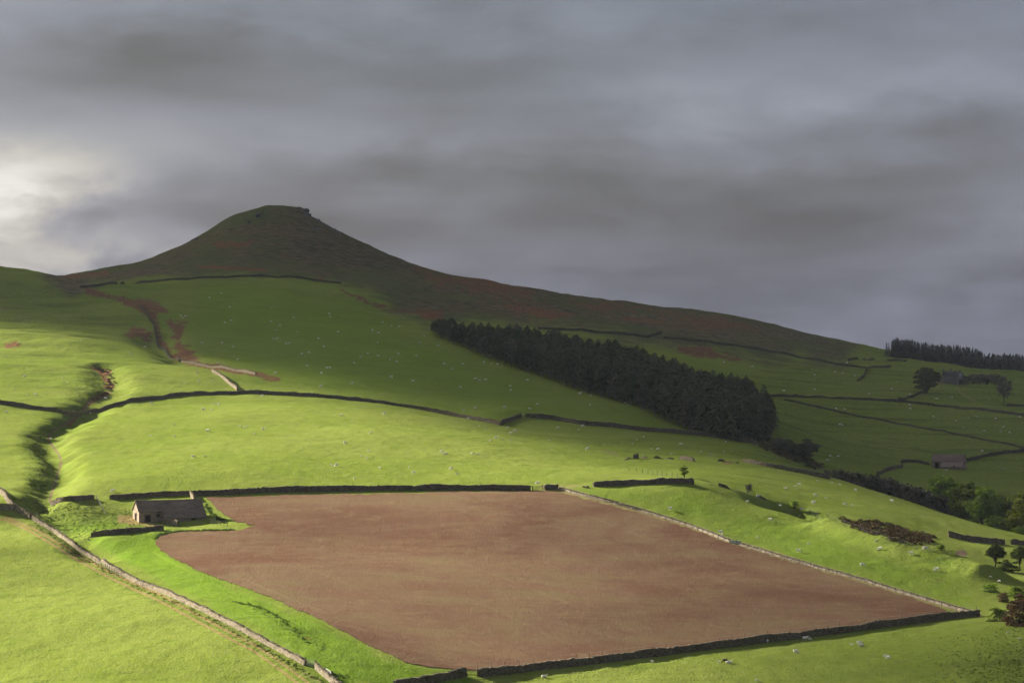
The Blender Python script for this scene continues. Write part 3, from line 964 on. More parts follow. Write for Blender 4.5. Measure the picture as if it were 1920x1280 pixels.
# ------------------------------------------------------------------ drystone walls
def path_px(pts, step=3.0, dmin=300.0, extra=0):
    """plan polyline of a line seen in the photograph"""
    out = []
    for (a, b) in zip(pts[:-1], pts[1:]):
        n = max(1, int(math.hypot(b[0] - a[0], b[1] - a[1]) / step))
        for i in range(n):
            t = i / n
            out.append(G(a[0] + (b[0] - a[0]) * t, a[1] + (b[1] - a[1]) * t, dmin))
    out.append(G(*pts[-1], dmin))
    xy = np.array([(p.x, p.y) for p in out])
    # even out jumps where the ground is seen edge-on
    dd = xy[:, 1].copy()
    u = xy[:, 0] / xy[:, 1]
    for _ in range((6 if dd.mean() < 700 else 60) + extra):
        if len(dd) > 4:
            dd[1:-1] = 0.25 * dd[:-2] + 0.5 * dd[1:-1] + 0.25 * dd[2:]
    xy = np.stack([u * dd, dd], 1)
    return xy


def resample_path(xy, step):
    seg = np.hypot(*(xy[1:] - xy[:-1]).T)
    s = np.concatenate([[0], np.cumsum(seg)])
    n = max(2, int(s[-1] / step) + 1)
    t = np.linspace(0, s[-1], n)
    return np.stack([np.interp(t, s, xy[:, 0]), np.interp(t, s, xy[:, 1])], 1)


def ico_stone():
    v = np.array([(-1, -1, -1), (1, -1, -1), (1, 1, -1), (-1, 1, -1), (-1, -1, 1), (1, -1, 1), (1, 1, 1), (-1, 1, 1)], float)
    f = np.array([(0, 3, 2, 1), (4, 5, 6, 7), (0, 1, 5, 4), (1, 2, 6, 5), (2, 3, 7, 6), (3, 0, 4, 7)])
    return v, f
SV, SF = ico_stone()


def drystone(label, pts, h=1.35, dmin=300.0, cope=True, ragged=0.10, fallen=0.0):
    xy = path_px(pts, dmin=dmin, extra=900 if 'curving over' in label else 0) if not isinstance(pts, np.ndarray) else pts
    dist = float(np.mean(xy[:, 1]))
    step = 0.45 if dist < 800 else (0.8 if dist < 1150 else 1.6)
    xy = resample_path(xy, step)
    n = len(xy)
    tan = np.gradient(xy, axis=0); tan /= np.linalg.norm(tan, axis=1)[:, None] + 1e-9
    nor = np.stack([-tan[:, 1], tan[:, 0]], 1)
    z = zat(xy[:, 0], xy[:, 1]) + CAMZ
    h *= 0.85 if dist > 1100 else 0.9
    hh = h * (1 + ragged * 2.0 * fbm(np.arange(n) * step / 5.0, np.full(n, dist), 3, 3)) + rng.normal(0, 0.035, n)
    if fallen:
        gap = np.clip(fbm(np.arange(n) * step / 4.5, np.full(n, dist + 5), 2, 8) * 3.2 + 0.75 - fallen, 0.12, 1)
        hh = hh * gap
    hh[0] *= 0.9; hh[-1] *= 0.9
    wf = 1.0 if dist < 1000 else 0.75
    prof = [(-0.42, -0.35), (-0.40, 0.0), (-0.34, 0.35), (-0.29, 0.7), (-0.25, 1.0), (0.25, 1.0), (0.29, 0.7), (0.34, 0.35), (0.40, 0.0), (0.42, -0.35)]
    V_ = []
    for (o, t) in prof:
        jit = rng.normal(0, 0.035, n)
        off = o * wf + jit * (1 if o > 0 else -1)
        V_.append(np.stack([xy[:, 0] + nor[:, 0] * off, xy[:, 1] + nor[:, 1] * off, z + (hh * t if t >= 0 else t) + rng.normal(0, 0.02, n)], 1))
    K = len(prof)
    verts = np.stack(V_, 1).reshape(-1, 3)
    i = np.arange(n - 1)[:, None] * K + np.arange(K)[None]
    j = np.arange(n - 1)[:, None] * K + (np.arange(K)[None] + 1) % K
    f = np.stack([i, j, j + K, i + K], -1).reshape(-1, 4)
    caps = []
    for base in (0, (n - 1) * K):
        r = [base + q for q in range(K)]
        for q in range(K // 2 - 1):
            quad = [r[q], r[q + 1], r[K - 2 - q], r[K - 1 - q]]
            caps.append(quad if base == 0 else quad[::-1])
    f = np.concatenate([f, np.array(caps)])
    c = verts.mean(0); c[2] = z.min()
    wall = mesh_np('drystone_wall', verts - c, f[:, ::-1], False, M['lightened' if 'fence posts' in label else 'palewall' if ('sunlit' in label or 'track wall' in label or 'pale ' in label) else ('wall' if dist < 1100 else 'mosswall')])
    wall.location = c
    tag(wall, label, 'wall', kind='thing')
    if cope and dist < 1150:
        st = 0.34 if dist < 760 else 0.6
        cx = resample_path(xy, st)
        m = len(cx)
        t2 = np.gradient(cx, axis=0); ang = np.arctan2(t2[:, 1], t2[:, 0]) + rng.normal(0, 0.12, m)
        frac = np.linspace(0, n - 1, m)
        hz = np.interp(frac, np.arange(n), hh)
        keep = (hz > 0.55 * h) & (rng.random(m) < 0.93)
        zz = zat(cx[:, 0], cx[:, 1]) + CAMZ + hz + 0.05
        sx = st * rng.uniform(0.30, 0.52, m); sy = rng.uniform(0.17, 0.29, m); sz = rng.uniform(0.06, 0.17, m)
        lean = rng.normal(0, 0.15, m)
        v = SV[None] * np.stack([sx, sy, sz], 1)[:, None] * (1 + rng.uniform(-0.25, 0.2, (m, 8, 3)))
        v[:, :, 0] += v[:, :, 2] * lean[:, None]
        ca, sa = np.cos(ang)[:, None], np.sin(ang)[:, None]
        w = np.stack([cx[:, :1] + v[:, :, 0] * ca - v[:, :, 1] * sa, cx[:, 1:] + v[:, :, 0] * sa + v[:, :, 1] * ca, zz[:, None] + v[:, :, 2]], -1)
        w = w[keep]; m = len(w)
        if m:
            ff = (SF[None] + np.arange(m)[:, None, None] * 8).reshape(-1, 4)
            co = mesh_np('coping_stones', w.reshape(-1, 3) - c, ff, False, M['cope'], wall)
            tag(co, kind='stuff')
    return wall


WALLS = [
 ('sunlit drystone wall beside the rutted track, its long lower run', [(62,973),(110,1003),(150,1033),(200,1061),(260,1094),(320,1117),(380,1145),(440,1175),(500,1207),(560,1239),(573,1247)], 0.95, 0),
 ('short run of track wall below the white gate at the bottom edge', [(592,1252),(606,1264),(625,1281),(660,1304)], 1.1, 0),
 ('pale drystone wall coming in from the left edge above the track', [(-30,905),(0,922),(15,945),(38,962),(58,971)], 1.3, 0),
 ('dark wall stub at the left edge meeting the track wall', [(-60,951),(-20,953),(28,956)], 1.4, 0),
 ('low dark wall left of the barn beside the stream', [(96,946),(130,941),(175,935)], 1.1, 0),
 ('dark drystone wall behind the stone barn', [(207,936),(270,931),(330,929),(356,928)], 1.3, 0),
 ('long dark drystone wall along the top of the ploughed field', [(359,929),(420,927),(480,923),(600,921),(720,919),(850,918),(995,919)], 1.35, 0),
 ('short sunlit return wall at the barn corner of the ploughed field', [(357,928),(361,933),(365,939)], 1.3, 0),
 ('short dark wall beside the gate at the top of the ploughed field', [(1020,918),(1034,917),(1046,916)], 1.3, 0),
 ('dark wall right of the ploughed field corner, over bright grass', [(1112,912),(1160,910),(1200,908),(1250,906),(1300,907)], 1.3, 0),
 ('broken wall fragment nearest the lone hawthorn, right of the dark wall', [(1328,908),(1342,911)], 1.0, 0),
 ('broken wall fragment second right of the lone hawthorn', [(1347,911),(1369,916)], 1.0, 0),
 ('broken wall fragment third right of the lone hawthorn', [(1381,919),(1405,928)], 1.1, 0),
 ('last broken wall fragment on the slope right of the hawthorn', [(1421,931),(1437,937)], 0.9, 0),
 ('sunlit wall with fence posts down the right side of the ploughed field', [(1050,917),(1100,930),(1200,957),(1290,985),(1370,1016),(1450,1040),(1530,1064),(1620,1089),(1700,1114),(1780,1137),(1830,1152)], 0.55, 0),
 ('long straight wall along the bottom of the ploughed field', [(897,1268),(1000,1256),(1100,1245),(1200,1233),(1350,1214),(1500,1196),(1680,1173),(1780,1160),(1836,1154)], 1.4, 0),
 ('wall left of the gateway below the ploughed field', [(740,1290),(800,1281),(873,1267)], 1.45, 0),
 ('dark wall round the shoulder of the left pasture above the gully', [(-60,750),(0,757),(60,766),(110,774),(150,779)], 1.25, 650),
 ('long dark wall curving over the top of the bright convex field', [(160,776),(178,769),(220,758),(300,749),(350,740),(400,735),(450,737),(530,740),(650,748),(740,759),(830,775),(890,786),(938,797)], 1.25, 700),
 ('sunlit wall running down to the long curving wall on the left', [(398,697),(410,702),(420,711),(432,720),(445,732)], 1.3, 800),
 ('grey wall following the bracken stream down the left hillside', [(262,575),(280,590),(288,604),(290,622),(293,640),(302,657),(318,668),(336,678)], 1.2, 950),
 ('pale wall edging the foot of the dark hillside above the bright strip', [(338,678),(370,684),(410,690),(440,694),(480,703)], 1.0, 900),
 ('curved dark wall end joining the middle pasture wall to the convex field', [(939,797),(945,790),(955,785),(977,782)], 1.5, 800),
 ('long dark wavy wall across the middle pasture below the plantation', [(987,782),(1040,786),(1090,797),(1150,800),(1190,807),(1260,811),(1330,818),(1370,824),(1420,834)], 1.5, 800),
 ('ruined wall stump at the left end of the broken wall line', [(1171,862),(1175,857),(1196,859)], 1.5, 780),
 ('small ruined wall stump second in the broken wall line', [(1204,858),(1217,860)], 1.0, 780),
 ('ruined wall stump third in the broken wall line', [(1226,858),(1262,861)], 1.5, 780),
 ('low tapering wall stump fourth in the broken wall line', [(1275,861),(1302,865)], 1.1, 780),
 ('dark wall stump at the start of the right-hand broken wall', [(1345,864),(1362,865),(1384,868)], 1.1, 780),
 ('low dark wall running down the right pasture towards the scrub trees', [(1395,866),(1430,873),(1480,882),(1530,892),(1556,898)], 1.2, 780),
 ('dark intake wall across the foot of the conical hill', [(150,539),(250,531),(380,522),(470,518),(500,518),(560,522),(640,532)], 1.4, 1500),
 ('dark moor wall above the plantation', [(1008,617),(1080,620),(1150,626),(1200,631),(1216,633)], 1.6, 1450),
 ('short dark wall spur rising onto the moor', [(1214,634),(1228,629),(1240,625)], 1.5, 1450),
 ('long moor-edge wall running right below the brown hillside', [(1245,634),(1320,641),(1400,652),(1480,666),(1560,683),(1623,691)], 1.5, 1300),
 ('dark wall between farm pasture and moor edge below the skyline wood', [(1590,676),(1640,675),(1700,677)], 1.5, 1300),
 ('wall dropping from the moor-edge wall into the farm pasture', [(1626,692),(1620,702),(1608,714)], 1.5, 1200),
 ('dark wall left of the farm tree along the rough strip', [(1626,691),(1670,688)], 1.5, 1300),
 ('long dark wall across the pasture below the farmhouse', [(1444,744),(1510,745),(1600,749),(1680,753),(1740,759),(1800,766),(1860,772),(1930,780)], 1.4, 1150),
 ('wall climbing from the long wall to the round farm tree', [(1682,752),(1700,746),(1716,740),(1732,735)], 1.4, 1150),
 ('faint low wall slanting across the pasture above the far barn', [(1470,750),(1540,765),(1600,779),(1720,801),(1820,820),(1930,842)], 0.9, 1100),
 ('dark wall running right from the far barn to the frame edge', [(1806,867),(1830,860),(1860,853),(1900,848),(1940,845)], 1.5, 1000),
 ('yard wall left of the far barn', [(1690,868),(1702,864),(1716,864),(1742,872)], 1.4, 1000),
 ('low wall slanting below the far barn yard', [(1645,890),(1668,882),(1692,876)], 1.3, 1000),
 ('dark wall beside the bare tree at the right edge', [(1888,762),(1905,761),(1940,763)], 1.5, 1150),
 ('dark wall above the gorse hollow ending at the right edge gate', [(1778,1006),(1800,1011),(1830,1016),(1860,1018),(1883,1020)], 1.4, 690),
 ('short end of wall right of the gate at the right edge', [(1897,1020),(1915,1021),(1950,1022)], 1.4, 690),
 ('dark yard wall in front of the stone barn', [(172,1006),(200,1003),(230,1000),(270,996),(306,993)], 1.15, 0),
]
for (lb, pts, h, dm) in WALLS:
    dist_far = dm >= 780
    fall = 0.55 if ('ruined' in lb or 'broken' in lb or 'stump' in lb) else 0.0
    drystone(lb, pts, h, max(dm, 300), True, 0.17, fall)

# ------------------------------------------------------------------ simple solids
def box_arr(cx, cy, cz, sx, sy, sz):
    return SV * np.array([sx, sy, sz]) / 2 + np.array([cx, cy, cz])


def boxes(name, lst, mat, parent=None, jit=0.0):
    """one mesh of boxes (cx,cy,cz,sx,sy,sz)"""
    vs_, fs_ = [], []
    for i, b in enumerate(lst):
        v = box_arr(*b)
        if jit: v = v + rng.uniform(-jit, jit, v.shape)
        vs_.append(v); fs_.append(SF + 8 * i)
    return mesh_np(name, np.concatenate(vs_), np.concatenate(fs_), False, mat, parent)


def tube(path, radii, sides=6):
    """verts, faces of a tapering tube along a list of points"""
    path = [Vector(p) for p in path]
    V_, F_ = [], []
    for i, p in enumerate(path):
        t = (path[min(i + 1, len(path) - 1)] - path[max(i - 1, 0)]).normalized()
        a = t.orthogonal().normalized(); b = t.cross(a)
        for s in range(sides):
            an = 2 * math.pi * s / sides
            V_.append(p + (a * math.cos(an) + b * math.sin(an)) * radii[i])
    for i in range(len(path) - 1):
        for s in range(sides):
            s2 = (s + 1) % sides
            F_.append((i * sides + s, i * sides + s2, (i + 1) * sides + s2, (i + 1) * sides + s))
    return np.array([tuple(v) for v in V_]), np.array(F_)


def merge(parts):
    vs_, fs_, o = [], [], 0
    for v, f in parts:
        vs_.append(v); fs_.append(f + o); o += len(v)
    return np.concatenate(vs_), np.concatenate(fs_)


# ------------------------------------------------------------------ barns and farmhouse
def gable_block(parent, L, W, eave, ridge, wm, base=-1.2, name='wall', x0=0.0, y0=0.0):
    v = np.array([(x0, y0, base), (x0 + L, y0, base), (x0 + L, y0 + W, base), (x0, y0 + W, base),
                  (x0, y0, eave), (x0 + L, y0, eave), (x0 + L, y0 + W, eave), (x0, y0 + W, eave),
                  (x0, y0 + W / 2, ridge), (x0 + L, y0 + W / 2, ridge)])
    me = bpy.data.meshes.new(name)
    me.from_pydata([tuple(p) for p in v], [], [(0, 1, 5, 4), (2, 3, 7, 6), (3, 0, 4, 8, 7), (1, 2, 6, 9, 5), (4, 5, 9, 8), (7, 8, 9, 6), (0, 3, 2, 1)])
    me.materials.append(wm)
    o = bpy.data.objects.new(name, me); COL.objects.link(o); o.parent = parent
    return o


def slate_slope(name, parent, x0, x1, ya, za, yb, zb, mat, n=10, th=0.09):
    """courses of slates from the eave (ya,za) up to the ridge (yb,zb)"""
    run = math.hypot(yb - ya, zb - za)
    ty, tz = (yb - ya) / run, (zb - za) / run
    ny, nz = -tz, ty
    if nz < 0: ny, nz = -ny, -nz
    parts = []
    for i in range(n):
        s0, s1 = run * i / n - 0.03, run * (i + 1) / n
        ncut = max(2, int((x1 - x0) / 0.7))
        for j in range(ncut):
            a = x0 + (x1 - x0) * j / ncut + (0.004 if j else 0); b = x0 + (x1 - x0) * (j + 1) / ncut
            sag = -0.10 * math.sin(math.pi * ((a + b) / 2 - x0) / (x1 - x0)) * (0.3 + 0.7 * i / n)
            l0 = th + random.uniform(0, 0.035); l1 = th * 0.35
            c = []
            for (x, s, l) in ((a, s0, 0), (b, s0, 0), (b, s1, 0), (a, s1, 0), (a, s0, l0), (b, s0, l0), (b, s1, l1), (a, s1, l1)):
                c.append((x, ya + ty * s + ny * l, za + tz * s + nz * l + sag))
            parts.append((np.array(c), SF))
    v, f = merge(parts)
    o = mesh_np(name, v, f, False, mat, parent)
    o['kind'] = 'stuff'
    return o


def opening(name, parent, x, z, w, h, y, mat, lintel=True, side='front', xs=0.0):
    """door or window leaf with stone jambs and lintel, on the front or a gable"""
    d = 0.03
    if side == 'front':
        o = boxes(name, [(x, y - d / 2, z + h / 2, w, d, h)], mat, parent)
        fr = [(x - w / 2 - 0.09, y - 0.05, z + h / 2, 0.18, 0.10, h), (x + w / 2 + 0.09, y - 0.05, z + h / 2, 0.18, 0.10, h), (x, y - 0.06, z + h + 0.11, w + 0.5, 0.12, 0.22)]
    else:
        sg = -1 if side == 'left' else 1
        o = boxes(name, [(xs + sg * d / 2, x, z + h / 2, d, w, h)], mat, parent)
        fr = [(xs + sg * 0.05, x - w / 2 - 0.09, z + h / 2, 0.10, 0.18, h), (xs + sg * 0.05, x + w / 2 + 0.09, z + h / 2, 0.10, 0.18, h), (xs + sg * 0.06, x, z + h + 0.11, 0.12, w + 0.5, 0.22)]
    boxes('stone_surround', fr, M['cope'], o, 0.01)
    return o


def stone_barn():
    p = G(260.6, 979)
    a = math.radians(20.7)
    t = empty('stone_barn', p, a)
    t.location.z -= 0.15
    tag(t, 'stone field barn with brown slate roof at the ploughed field corner', 'barn')
    L, W, e, r = 15.6, 6.2, 2.75, 5.0
    gable_block(t, L, W, e, r, M['barnwall'])
    # projecting lean-to under the same slope
    s = (r - e) / (W / 2)
    ex, lx = 2.0, 5.6
    v = np.array([(lx, -ex, -1.2), (L - 0.01, -ex, -1.2), (L - 0.01, 0.01, -1.2), (lx, 0.01, -1.2), (lx, -ex, e - s * ex), (L - 0.01, -ex, e - s * ex), (L - 0.01, 0.01, e), (lx, 0.01, e)])
    mesh_np('lean_to_wall', v, SF, False, M['barnwall'], t)
    ov = 0.25
    slate_slope('front_roof', t, -0.2, lx - 0.15, -ov, e - s * ov, W / 2, r, M['barnroof'])
    slate_slope('front_roof', t, lx - 0.14, L + 0.25, -ex - ov, e - s * (ex + ov), W / 2, r, M['barnroof'], 15)
    slate_slope('rear_roof', t, -0.2, L + 0.25, W + ov, e - s * ov, W / 2, r, M['barnroof'])
    boxes('ridge_stones', [(-0.2 + (L + 0.45) * (i + 0.5) / 26, W / 2, r + 0.12 - 0.10 * math.sin(math.pi * (i + .5) / 26), (L + 0.45) / 26 - 0.02, 0.34, 0.14) for i in range(26)], M['cope'], t, 0.015)
    opening('door', t, 2.1, -0.1, 1.15, 1.9, 0.0, M['darkwood'])
    opening('window', t, 4.6, 1.25, 0.7, 0.75, 0.0, M['darkwood'])
    opening('window', t, 4.7, 2.15, 0.35, 0.35, 0.0, M['darkwood'])
    opening('door', t, 12.6, -0.9, 0.9, 1.75, -ex, M['darkwood'])
    opening('window', t, 8.6, 0.35, 0.4, 0.45, -ex, M['darkwood'])
    opening('door', t, 3.2, -0.2, 1.4, 2.2, 0, M['darkwood'], side='left')
    boxes('doorstep', [(2.7, -0.5, -0.15, 0.9, 0.7, 0.55)], M['cope'], t, 0.03)
    # little sunlit yard wall that leans on the barn
    xy = np.array([(p.x + math.cos(a) * q[0] - math.sin(a) * q[1], p.y + math.sin(a) * q[0] + math.cos(a) * q[1]) for q in ((6.0, -2.2), (6.6, -5.2), (7.2, -8.5))])
    w = drystone('sunlit stub of wall in front of the stone barn', xy, 1.5)
    return t

stone_barn()


M['palepinkroof'] = mat_simple('pale_gritstone_slates', (0.24, 0.17, 0.14), (0.36, 0.27, 0.225), 2.2, 0.85, 0.5, 0.05, (1, 1, 3))


def far_barn():
    p = G(1747, 877, 1000)
    a = math.radians(-22)
    t = empty('stone_barn', p, a)
    tag(t, 'pinkish gritstone barn alone on the shaded pasture above leafy trees', 'barn')
    L, W, e, r = 12.4, 6.0, 2.9, 5.3
    gable_block(t, L, W, e, r, M['pinkwall'])
    s = (r - e) / (W / 2)
    ex, lx = 2.2, 4.2
    v = np.array([(lx, -ex, -1.2), (L - 0.01, -ex, -1.2), (L - 0.01, 0.01, -1.2), (lx, 0.01, -1.2), (lx, -ex, e - s * ex - .2), (L - 0.01, -ex, e - s * ex - .2), (L - 0.01, 0.01, e - .2), (lx, 0.01, e - .2)])
    mesh_np('lean_to_wall', v, SF, False, M['pinkwall'], t)
    slate_slope('front_roof', t, -0.2, L + 0.2, -0.25, e - s * 0.25, W / 2, r, M['pinkroof'])
    slate_slope('lean_to_roof', t, lx - 0.2, L + 0.2, -ex - 0.25, e - s * (ex + 0.25) - 0.25, 0.0, e - 0.25, M['palepinkroof'], 6)
    slate_slope('rear_roof', t, -0.2, L + 0.2, W + 0.25, e - s * 0.25, W / 2, r, M['pinkroof'])
    opening('door', t, 2.0, -0.1, 1.3, 2.2, 0.0, M['darkwood'])
    opening('window', t, 9.4, 0.3, 0.6, 0.7, -ex, M['darkwood'])
    opening('window', t, 3.0, 1.6, 0.6, 0.8, 0, M['darkwood'], side='right', xs=L)

far_barn()
M['farmwall'] = mat_stone('farmhouse_masonry', (0.15, 0.135, 0.13), (0.28, 0.25, 0.235), (0.17, 0.155, 0.15), 1.9)
M['farmroof'] = mat_simple('blue_slates', (0.055, 0.052, 0.058), (0.10, 0.095, 0.10), 2.2, 0.7, 0.4, 0.04)


def farmhouse():
    p = G(1768, 719, 1200)
    t = empty('farmhouse', p, math.radians(-6))
    tag(t, 'grey stone farmhouse with white gable window behind the round tree', 'farmhouse')
    L, W, e, r = 7.2, 6.0, 4.4, 6.6
    gable_block(t, L, W, e, r, M['farmwall'])
    ff = slate_slope('front_roof', t, -0.2, L + 0.1, -0.2, e - 0.15, W / 2, r, M['farmroof'])
    slate_slope('rear_roof', t, -0.2, L + 0.1, W + 0.2, e - 0.15, W / 2, r, M['farmroof'])
    for cx in (0.3, 4.3):
        boxes('chimney', [(cx, W / 2, r + 0.35, 0.7, 0.7, 1.7), (cx, W / 2, r + 1.25, 0.82, 0.82, 0.14)], M['farmwall'], t)
    # gabled wing towards the viewer on the right
    def prism(name, x0, x1, y0, y1, e, r, mat):
        me = bpy.data.meshes.new(name)
        xm = (x0 + x1) / 2
        me.from_pydata([(x0, y0, -1), (x1, y0, -1), (x1, y1, -1), (x0, y1, -1), (x0, y0, e), (x1, y0, e), (x1, y1, e), (x0, y1, e), (xm, y0, r), (xm, y1, r)], [],
                       [(0, 1, 5, 8, 4), (3, 7, 9, 6, 2), (0, 4, 7, 3), (1, 2, 6, 5), (4, 8, 9, 7), (5, 6, 9, 8), (0, 3, 2, 1)])
        me.materials.append(mat)
        o = bpy.data.objects.new(name, me); COL.objects.link(o); o.parent = t
    prism('gable_wing', 6.6, 11.0, -1.6, 5.0, 4.3, 6.9, M['farmwall'])
    for sx in (-1, 1):
        c = []
        for (q, l) in ((0.0, 0.0), (1.0, 0.0)):
            for yy in (-1.85, 5.0):
                c.append((8.8 + sx * 2.4 * q, yy, 7.0 - 2.85 * q + l))
        v = np.array([c[0], c[1], c[3], c[2]] + [(a_, b_, c_ + 0.14) for (a_, b_, c_) in (c[0], c[1], c[3], c[2])])
        mesh_np('wing_roof', v, SF, False, M['farmroof'], t)
    o = boxes('window', [(9.0, -1.63, 4.6, 1.35, 0.06, 1.9)], M['white'], t)
    boxes('pane', [(9.0 + dx, -1.675, 4.6 + dz, 0.42, 0.03, 0.62) for dx in (-0.33, 0.33) for dz in (-0.45, 0.45)], M['glass'], o)
    boxes('door', [(9.1, -1.62, 0.9, 1.5, 0.05, 2.0)], M['darkwood'], t)
    for x in (1.6, 3.6):
        o = boxes('window', [(x, -0.02, 3.2, 1.0, 0.05, 1.0)], M['white'], t)
        boxes('pane', [(x + dx, -0.06, 3.2, 0.38, 0.03, 0.8) for dx in (-0.23, 0.23)], M['glass'], o)
    # paler outhouse at the left end
    prism2 = [(-3.6, -0.9, -1), (0.4, -0.9, -1), (0.4, 3.6, -1), (-3.6, 3.6, -1), (-3.6, -0.9, 1.5), (0.4, -0.9, 2.6), (0.4, 3.6, 2.6), (-3.6, 3.6, 1.5)]
    mesh_np('outhouse', np.array(prism2, float), SF, False, M['pinkwall'], t)
    mesh_np('outhouse_roof', np.array([(-3.8, -1.1, 1.5), (0.42, -1.1, 2.66), (0.42, 3.8, 2.66), (-3.8, 3.8, 1.5), (-3.8, -1.1, 1.62), (0.42, -1.1, 2.78), (0.42, 3.8, 2.78), (-3.8, 3.8, 1.62)]), SF, False, M['farmroof'], t)

farmhouse()
for (px, py, s, lb) in ((1781, 718, (1.7, 0.9, 1.1), 'small white trough at the foot of the farmhouse wall'), (1788, 719, (1.1, 0.8, 1.2), 'small white tub beside the farmhouse door'), (1802, 720, (1.3, 0.8, 0.9), 'small white block at the right corner of the farmhouse')):
    q = G(px, py, 1200)
    o = boxes('trough', [(0, 0, s[2] * 0.45, s[0], s[1], s[2] * 0.9), (0, 0, s[2] * 0.95, s[0] + 0.12, s[1] + 0.12, s[2] * 0.1)], M['white'], None, 0.02)
    o.location = q; o.location.y -= 2.5; o.location.z = float(zat(o.location.x, o.location.y)) + CAMZ
    tag(o, lb, 'trough')

# ------------------------------------------------------------------ fences, gates
POST_ME = {}
def fence(label, pts, spacing, h=1.15, dmin=300.0, wires=2, off=0.0, r=0.055, mat='wood'):
    xy = resample_path(path_px(pts, dmin=dmin), spacing)
    t2 = np.gradient(xy, axis=0); t2 /= np.linalg.norm(t2, axis=1)[:, None]
    xy = xy + np.stack([-t2[:, 1], t2[:, 0]], 1) * off
    base = pt(*xy[0])
    t = empty('post_fence', base)
    tag(t, label, 'fence')
    key = (h, r, mat)
    if key not in POST_ME:
        v, f = tube([(0, 0, -0.4), (0.01, 0, h * 0.5), (0, 0.01, h), (0, 0, h + 0.03)], [r * 1.05, r, r * 0.95, r * 0.3], 6)
        o = mesh_np('post', v, f, False, M[mat], t); POST_ME[key] = o.data
    else:
        o = bpy.data.objects.new('post', POST_ME[key]); COL.objects.link(o); o.parent = t
    tops = []
    for i, q in enumerate(xy):
        p = pt(*q) - base
        if i:
            o = bpy.data.objects.new('post', POST_ME[key]); COL.objects.link(o); o.parent = t
        o.location = p
        o.rotation_euler = (random.uniform(-.06, .06), random.uniform(-.06, .06), random.uniform(0, 6))
        o.scale = (1, 1, random.uniform(0.88, 1.12))
        tops.append(p)
    parts = []
    for wz in np.linspace(0.45, 0.95, wires) * h:
        v, f = tube([p + Vector((0, 0, float(wz))) for p in tops], [0.006] * len(tops), 4)
        parts.append((v, f))
    v, f = merge(parts)
    mesh_np('wire', v, f, False, M['metal'], t)

fence('post and wire fence along the sunlit right wall of the ploughed field', [(1052,918),(1100,931),(1200,958),(1290,986),(1370,1017),(1450,1041),(1530,1065),(1620,1090),(1700,1115),(1780,1138),(1830,1153)], 2.6, 1.2, 300, 2, -0.6, 0.06)
fence('wire fence along the top of the wall below the ploughed field', [(900,1264),(1000,1253),(1100,1242),(1200,1230),(1350,1211),(1500,1193),(1680,1170),(1834,1152)], 3.2, 1.75, 300, 2, 0.7, 0.05)
fence('short line of thin posts leading up to the lone hawthorn', [(1180,883),(1200,885),(1225,889),(1250,892),(1270,894)], 2.6, 1.1, 700, 2, 0, 0.06)
fence('grey post fence descending beside the stream left of the barn', [(180,936),(186,946),(192,956),(197,967)], 1.6, 1.1, 300, 3, 0, 0.05)
fence('few leaning posts beside the track wall above the bright strip', [(185,1057),(200,1066),(215,1073),(232,1082)], 1.5, 1.2, 300, 2, -0.6, 0.06)
fence('posts at the gable end of the stone barn', [(236,966),(244,965),(250,964)], 0.8, 1.3, 300, 2, 0, 0.07)
fence('short fence line of posts right of the barn lean-to', [(392,980),(405,983),(418,985),(426,987)], 1.4, 1.0, 300, 2, 0, 0.05)
fence('thin fence along the crest right of the long curving wall', [(790,768),(830,776),(870,783),(905,790)], 3.0, 1.1, 850, 2, -1.2, 0.06)
fence('fence of short posts along the crest of the right pasture', [(1560,897),(1600,908),(1650,922),(1700,938),(1760,958)], 5.0, 1.1, 760, 2, 0, 0.05)
fence('wire fence dividing the gorse hollow from the green slope', [(1500,957),(1540,970),(1600,990),(1660,1010),(1720,1030)], 4.0, 1.1, 640, 2, 0, 0.05)


def gate(label, a, b, mat='metal', h=1.15, dmin=300.0):
    A_ = G(*a, dmin); B_ = G(*b, dmin)
    dv = B_ - A_
    L = math.hypot(dv.x, dv.y)
    t = empty('field_gate', A_, math.atan2(dv.y, dv.x))
    tag(t, label, 'gate')
    sl = dv.z / L
    for x in (-0.12, L + 0.12):
        v, f = tube([(x, 0, sl * x - 0.4), (x, 0, sl * x + h + 0.25)], [0.11, 0.10], 6)
        mesh_np('post', v, f, False, M['wood'], t)
    for i in range(5):
        z = 0.2 + (h - 0.2) * i / 4
        v, f = tube([(0.03, 0, z), (L - 0.03, 0, z + sl * L)], [0.035, 0.035], 5)
        mesh_np('bar', v, f, False, M[mat], t)
    v, f = merge([tube([(x, 0, 0.12 + sl * x), (x, 0, h + 0.06 + sl * x)], [0.04, 0.04], 5) for x in (0.05, L - 0.05)] + [tube([(0.05, 0, 0.2), (L - 0.05, 0, h + sl * L)], [0.03, 0.03], 5)])
    mesh_np('frame', v, f, False, M[mat], t)

gate('pale metal gate set in the track wall near the bottom edge', (574,1247), (591,1251), 'white')
gate('second small pale gate in the wall at the bottom edge', (611,1265), (621,1272), 'white')
gate('wooden gate at the top right corner of the ploughed field', (999,920), (1017,919), 'wood')
gate('wooden gate in the gap of the bottom wall', (875,1267), (895,1267), 'wood')
gate('gate in the dark wall at the right edge', (1884,1020), (1896,1020), 'wood', dmin=690)
gate('gate in the middle pasture wall below the plantation', (978,783), (986,783), 'wood', dmin=800)
gate('gate by the stream at the end of the track', (60,972), (72,968), 'wood')


